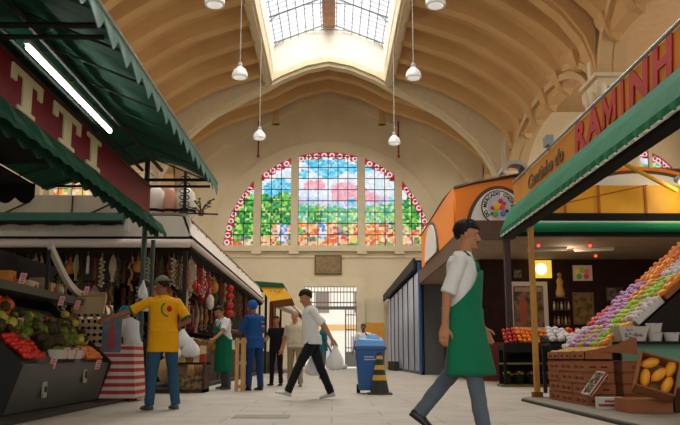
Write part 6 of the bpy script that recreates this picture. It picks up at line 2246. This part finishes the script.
        mh.build('hair', hair or m_hair, root, smooth=True)
    if hat:
        def cf(d):
            return 0.8 if d.z < (0.12 if hat == 'cap' else -0.1 - 0.4 * (d.y < 0)) and not (hat == 'scarf' and d.y < 0.25) else 1.13
        mh = MB().ball(hp(0, -0.014, 0.032), 0.08 * s_, 0.098 * s_, 0.095 * s_, 24, 18, R3, cf)
        if hat == 'cap':
            ring1 = [hp(0.068 * math.sin(a), 0.055 + 0.10 * math.cos(a) * 0.9, 0.055 - 0.02 * math.cos(a)) for a in [(-PI / 2) + PI * k / 10 for k in range(11)]]
            ring1 += [hp(0.068 * math.sin(a), 0.055 + 0.02 * math.cos(a), 0.05) for a in [(PI / 2) - PI * k / 10 for k in range(11)]]
            n0 = [p + (HM.to_3x3() @ Vector((0, 0, 0.006 * s_))) for p in ring1]
            mh.loft([ring1, n0])
        mh.build('cap' if hat == 'cap' else 'headscarf', hatcol, root, smooth=True)
    # ---- shirt
    if shirt:
        mb = MB()
        torso(0.016, z0=0.0, z1=0.29, mb=mb, loose=0.098)
        # hem hanging below the waist
        r0 = ell(P + Vector((0, 0, 0.05 * h)), 0.1 * h * B + 0.018, (0.072 + belly * .4) * h * B + 0.014, ax0, ay0)
        r1 = ell(P + Vector((0, 0, 0.05 * h - shirt_hem * h)), 0.104 * h * B + 0.02, (0.077 + belly * .4) * h * B + 0.018, ax0, ay0)
        mb.loft([r1, r0])
        mb.cap_tube(T(-0.06, -0.005, 0.275), 0.03 * h * B, T(0.06, -0.005, 0.275), 0.03 * h * B, 12)
        for sd in (-1, 1):
            s, e, w, d2 = A[sd]
            if sleeve <= 1:
                e2 = s + (e - s) * sleeve * 1.25 if sleeve < 0.8 else e
                mb.cap_tube(s, 0.035 * h * B, s + (e - s) * .3, 0.034 * h * B, 14)
                mb.tube([s, s + (e2 - s) * .5, e2], [0.034 * h * B, 0.034 * h * B, 0.036 * h * B], 14)
            else:
                mb.cap_tube(s, 0.035 * h * B, e, 0.029 * h * B, 14)
                mb.cap_tube(e, 0.029 * h * B, w - d2 * 0.02, 0.022 * h * B, 14)
        sh_ = mb.build('shirt', shirt, root, smooth=True)
        remesh(sh_, max(vox, 0.009), 2, 0.014, 0.09)
        if collar:
            mb = MB()
            cc = T(0, -0.004, 0.292)
            rings = []
            for k in range(17):
                a = PI / 2 + 0.35 + (2 * PI - 0.7) * k / 16
                p = cc + ax * (0.042 * h * math.cos(a)) + ay * (0.04 * h * math.sin(a))
                o2 = (p - cc).normalized()
                rings.append([p + up * 0.018 * h, p - up * 0.01 * h + o2 * 0.014 * h, p - up * 0.012 * h + o2 * 0.009 * h, p + up * 0.012 * h - o2 * .003 * h])
            mb.loft(rings)
            mb.build('collar', shirt, root)
    # ---- trousers
    if trousers:
        mb = MB()
        rings = [ell(P + Vector((0, 0, z * h)), rx * h * B, ry * h * B, ax0, ay0) for z, rx, ry in ((-0.05, 0.082, 0.066), (-0.015, 0.101, 0.077), (0.015, 0.097, 0.073 + belly * .3), (0.04, 0.091, 0.066 + belly * .3))]
        mb.loft(rings)
        for sd in (-1, 1):
            hip, k, a, ft, fd = J[sd]
            mb.cap_tube(hip, 0.055 * h * B, k, 0.040 * h * B, 14)
            aa = a + (a - k).normalized() * 0.012 * h
            mb.tube([k + (hip - k) * .08, k, k + (aa - k) * .5, aa], [0.040 * h * B, 0.040 * h * B, 0.036 * h * B, 0.034 * h * B], 14)
        tr = mb.build('trousers', trousers, root, smooth=True)
        remesh(tr, max(vox, 0.009), 2, 0.016, 0.1)
    # ---- shoes
    for sd in (-1, 1):
        hip, k, a, ft, fd = J[sd]
        dn = -Vector((-fd.x * math.tan(0) * 0, -math.sin(ft), math.cos(ft))).normalized()
        sv = fd.cross(dn).normalized()
        mb = MB()
        rings = []
        for t, wd, ht in ((-0.036, 0.012, 0.03), (-0.03, 0.02, 0.042), (-0.01, 0.022, 0.05), (0.02, 0.023, 0.045), (0.05, 0.026, 0.032), (0.08, 0.027, 0.025), (0.1, 0.02, 0.02), (0.108, 0.01, 0.013)):
            sole = a + fd * (t * h) + dn * ank
            ring = []
            for q in range(12):
                an = 2 * PI * q / 12
                vv = max(-0.0, math.sin(an)) * ht * h
                ring.append(sole + sv * (wd * h * math.cos(an)) - dn * (vv + 0.0))
            rings.append(ring)
        mb.loft(rings)
        mb.build('shoe', shoes or m_shoe, root, smooth=True)
    # ---- apron
    if apron:
        amat, zb, wrap = apron          # hem (fraction of H above the ground), wrap angle in degrees
        mb = MB()
        rings = []
        top = 0.225
        n = 22
        hem_z = zb * h
        rows = []
        for i in range(n + 1):
            t = i / n
            if t < 0.36:
                zz = top - (top - 0.04) * (t / 0.36)
                c = T(0, 0.0, zz)
                rx, ry = 0.108 * h * B + .022, (0.076 + belly * .6) * h * B + .024
                aw_ = R(28 + (wrap - 28) * (t / 0.36) ** 1.5)
                a1, a2 = ax, ay
            else:
                u = (t - 0.36) / 0.64
                z0 = (P + Vector((0, 0, 0.04 * h))).z
                zw = z0 + (hem_z - z0) * u
                # follow the legs: centre and spread at this height
                xs, ys = [], []
                for sd in (-1, 1):
                    hip, k, a, ft, fd = J[sd]
                    if zw > k.z:
                        q = (hip.z - zw) / max(0.01, hip.z - k.z)
                        p = hip + (k - hip) * max(0, min(1, q))
                    else:
                        q = (k.z - zw) / max(0.01, k.z - a.z)
                        p = k + (a - k) * min(1, q)
                    xs.append(p.x)
                    ys.append(p.y)
                yc = sum(ys) / 2
                spread = abs(ys[0] - ys[1]) / 2
                c = Vector((0, yc * .75 + 0.0, zw))
                rx = (0.118 + 0.014 * u) * h * B + 0.022
                ry = (0.086 + belly * .5 * (1 - u)) * h * B + 0.026 + spread * 0.85
                aw_ = R(wrap)
                a1, a2 = ax0, ay0
            row = []
            for q in range(25):
                an = PI / 2 + aw_ - 2 * aw_ * q / 24
                fold = 0.008 * math.sin(q * 1.3 + i * .15) * t
                row.append(c + a1 * ((rx + fold) * math.cos(an)) + a2 * ((ry + fold) * math.sin(an)))
            rows.append(row)
        mb.loft(rows, cap=False, closed=False)
        ap = mb.build('apron', amat, root, smooth=True)
        so = ap.modifiers.new('thick', 'SOLIDIFY')
        so.thickness = 0.006
        so.offset = 1
        # straps over the shoulders, waistband
        mb = MB()
        for sd in (-1, 1):
            mb.tube([T(sd * 0.05, 0.075 + belly * .3, 0.215), T(sd * 0.05, 0.062, 0.26), T(sd * 0.045, 0.01, 0.305), T(sd * 0.03, -0.045, 0.285)], 0.012, 6, 0.5)
        pr = []
        for q in range(33):
            an = 2 * PI * q / 32
            pr.append(T(0, 0, 0.045) + ax0 * ((0.108 * h * B + .022) * math.cos(an)) + ay0 * (((0.078 + belly * .6) * h * B + .024) * math.sin(an)))
        mb.tube(pr, 0.012, 6)
        mb.build('apron_straps', amat, root, smooth=True)
    root['_dbg'] = 0
    del root['_dbg']
    return dict(root=root, A=A, J=J, P=P, T=T, hp=hp, ax=ax, ay=ay, up=up, HM=HM, h=h)


m_whites = fabric('white_shirt_cloth', 'dcdcd8')
m_gap = fabric('green_apron_cloth', '14704c')
m_jean = fabric('blue_jeans', '2c4c64', var=0.2, vscale=3)
m_pj = fabric('grey_blue_jeans', '5c6670', var=0.15)
m_dkt = fabric('dark_trousers', '1c1a1e')

# --- big foreground walker in a white shirt and green apron, walking right
w1 = person((1.06, 6.7, 0), math.radians(-104), 1.79, 'blurred man in white shirt and green apron striding right in the foreground', [(-12, 3, 28, -36), (13, 3, 4, 6)][::1], [(10, 8, 18, 10), (-17, 10, 16, 2)], lean=4, head=(6, 4), hair=m_hair, hairstyle='full', shirt=m_whites, sleeve=0.79,
            trousers=m_pj, apron=(m_gap, 0.27, 112), vox=0.0065, moustache=True, skin=m_skin)
# --- man in yellow shirt, back towards us, arm stretched to the left
w2 = person((-2.08, 10.15, 0), math.radians(36), 1.66, 'man in yellow football shirt and cap, jeans, reaching towards the left crates', [(2, 6, 4, 0), (-2, 7, 2, 0)], [(46, 54, 6, -16), (-26, 20, 95, 60)], lean=6, head=(24, 4), hair=m_hair, hairstyle='short', shirt=fabric('yellow_shirt_cloth', 'd8980c'), sleeve=0.7,
            trousers=m_jean, hat='cap', hatcol=M('grey_green_cap', '6c6c58', 0.8), build=1.04, shirt_hem=0.16, skin=m_skin2, shoes=M('grey_shoe', '4c5250', 0.6), vox=0.007)
T2 = w2['T']
mb = MB()
c = T2(0.0, -0.083, 0.215)
MB().ball(T2(0.01, -0.083, 0.2), 0.035, 0.012, 0.038, 10, 8).build('rose_print', M('shirt_red', 'b01c1c', 0.8), w2['root'], smooth=True)
mb = MB()
for k in range(9):
    a = 2.2 + k * 0.3
    mb.ball(T2(0.0 + 0.052 * math.cos(a), -0.082, 0.195 + 0.052 * math.sin(a)), 0.016, 0.008, 0.012, 6, 5)
mb.build('green_print', M('shirt_green', '3f7a3a', 0.8), w2['root'], smooth=True)
mb = MB()
for sd in (-1, 1):
    s, e, w, d2 = w2['A'][sd]
    mb.tube([s + (e - s) * 0.84, s + (e - s) * 0.92], 0.037 * 1.66 * 1.15, 14)
mb.build('sleeve_band', M('green_band_cloth', '1f5a34', 0.8), w2['root'], smooth=True)
# --- vendor with green apron at the deli counter, facing left
w3 = person((-2.15, 16.7, 0), math.radians(72), 1.72, 'vendor in white t-shirt and long green apron leaning to the deli counter', [(4, 5, 5, 0), (-3, 4, 2, 0)], [(48, 12, 20, 0), (12, 16, 22, 0)], lean=12, head=(0, 22), hair=m_hair, hairstyle='short', shirt=m_whites, sleeve=0.6,
            trousers=fabric('grey_trousers', '4c5058'), apron=(m_gap, 0.2, 88), vox=0.009, moustache=True, belly=0.02, build=1.05)
w3['root'].rotation_euler.z = math.radians(128)
# --- person in blue overalls and cap
w4 = person((-1.5, 16.0, 0), math.radians(48), 1.76, 'person in dark blue overalls and blue cap standing with back turned', [(2, 4, 3, 0), (-1, 4, 2, 0)], [(28, 10, 70, 20), (20, 12, 80, 30)], lean=4, head=(12, 12), hairstyle='short', shirt=fabric('blue_overall_cloth', '1c4a84'), sleeve=0.8,
            trousers=fabric('dark_blue_overall', '1c3a68'), hat='scarf', hatcol=M('blue_cap_cloth', '2058a0', 0.8), build=1.02, vox=0.009, skin=m_skin2)
MB().ball(w4['T'](0.05, -0.08, 0.21), 0.05, 0.02, 0.02, 10, 6).build('green_badge', M('badge_green', '4a8a6a', 0.7), w4['root'], smooth=True)
MB().ball(w4['T'](0.05, -0.08, 0.165), 0.055, 0.02, 0.022, 10, 6).build('pink_badge', M('badge_pink', 'c86a8a', 0.7), w4['root'], smooth=True)
# --- dark-clothed woman
w5 = person((-1.27, 18.8, 0), math.radians(160), 1.6, 'woman in black top and trousers standing behind the blue overalls', [(2, 4, 3, 0), (-2, 4, 2, 0)], [(8, 8, 25, 10), (20, 14, 75, 35)], lean=2, head=(10, 4), hairstyle='long', shirt=fabric('black_top', '18161a'), sleeve=0.45, trousers=m_dkt, build=0.92, vox=0.01, collar=False)
# --- old man
w6 = person((-0.82, 18.3, 0), math.radians(172), 1.68, 'grey-haired old man in beige shirt and khaki trousers walking towards the camera', [(4, 4, 4, 0), (-5, 4, 6, 0)], [(4, 9, 14, 0), (-4, 10, 12, 0)], lean=2, head=(-8, 6), hair=m_grey, hairstyle='balding', shirt=fabric('beige_shirt', 'c9bda4'), sleeve=0.62, trousers=fabric('khaki_trousers', '9a8c70'), skin=m_skin3, vox=0.01, belly=0.02, shirt_hem=0.07, shoes=M('tan_shoe', '8a7a5c', 0.6))
MB().box(-0.02, 0.02, 0.0, 0.01, 0, 0.02).build('belt_buckle', M('lamp_grey'), w6['root']).location = (0, 0.16, 0.95)
# --- walker with bags, striding left
w7 = person((-0.30, 12.5, 0), math.radians(100), 1.72, 'man in white shirt and black trousers striding left with white bags', [(30, 3, 6, 14), (-20, 3, 4, -10)], [(-34, 6, 10, 0), (-12, 8, 12, 0)], lean=5, head=(6, 18), hairstyle='full', shirt=m_whites, sleeve=0.7, trousers=m_dkt, vox=0.008, skin=m_skin, shoes=M('white_shoe_leather', 'b8b4ac', 0.5), shirt_hem=0.08)
# --- man in teal shirt near the gate
w8 = person((-0.28, 24.8, 0), math.radians(-70), 1.74, 'man in teal shirt standing side-on before the bright gate', [(2, 4, 3, 0), (-2, 4, 2, 0)], [(4, 8, 12, 0), (8, 8, 20, 0)], lean=0, head=(10, 0), hairstyle='short', shirt=fabric('teal_shirt', '1f6a78'), sleeve=0.65, trousers=fabric('grey_work_trousers', '5c6664'), vox=0.011, skin=m_skin2, shirt_hem=0.1)
# --- man behind the bin, hand at his face
w9 = person((1.02, 26.5, 0), math.radians(165), 1.74, 'man in white t-shirt standing behind the blue bin, hand raised to his mouth', [(2, 4, 3, 0), (-2, 4, 2, 0)], [(38, 16, 105, 40), (4, 14, 14, 0)], lean=0, head=(0, 4), hairstyle='short', shirt=m_whites, sleeve=0.6, trousers=m_dkt, vox=0.011, skin=m_skin2, build=1.08)
# --- short person with teal headscarf behind the striped table
w10 = person((-3.12, 12.95, 0), math.radians(60), 1.5, 'person with bright teal headscarf and white sleeves behind the striped table', [(2, 4, 3, 0), (-2, 4, 2, 0)], [(30, 8, 50, 20), (30, 10, 50, 20)], lean=16, head=(10, 24), hairstyle='short', shirt=fabric('white_blouse', 'c8ccd0'), sleeve=0.7, trousers=m_dkt, hat='scarf', hatcol=M('teal_scarf', '1a8aa8', 0.8), vox=0.01, build=0.95)

# bags in the walker's hands
hd7 = w7['root']
bpy.context.view_layer.update()
for sd, off, lb, sc_ in ((-1, 0, 'white plastic carrier bag in the striding man\'s far hand', .125), (1, 0, 'white plastic carrier bag in the striding man\'s near hand', .13)):
    s, e, w, d2 = w7['A'][sd]
    p = hd7.matrix_world @ (w + d2 * 0.085)
    t = bag_mesh(60 + sd, sc_, .36).build('carrier_bag', m_bagw, smooth=True)
    t.location = p
    tag(t, lb, 'bag')
# phone in the foreground walker's hand is not shown; nothing held
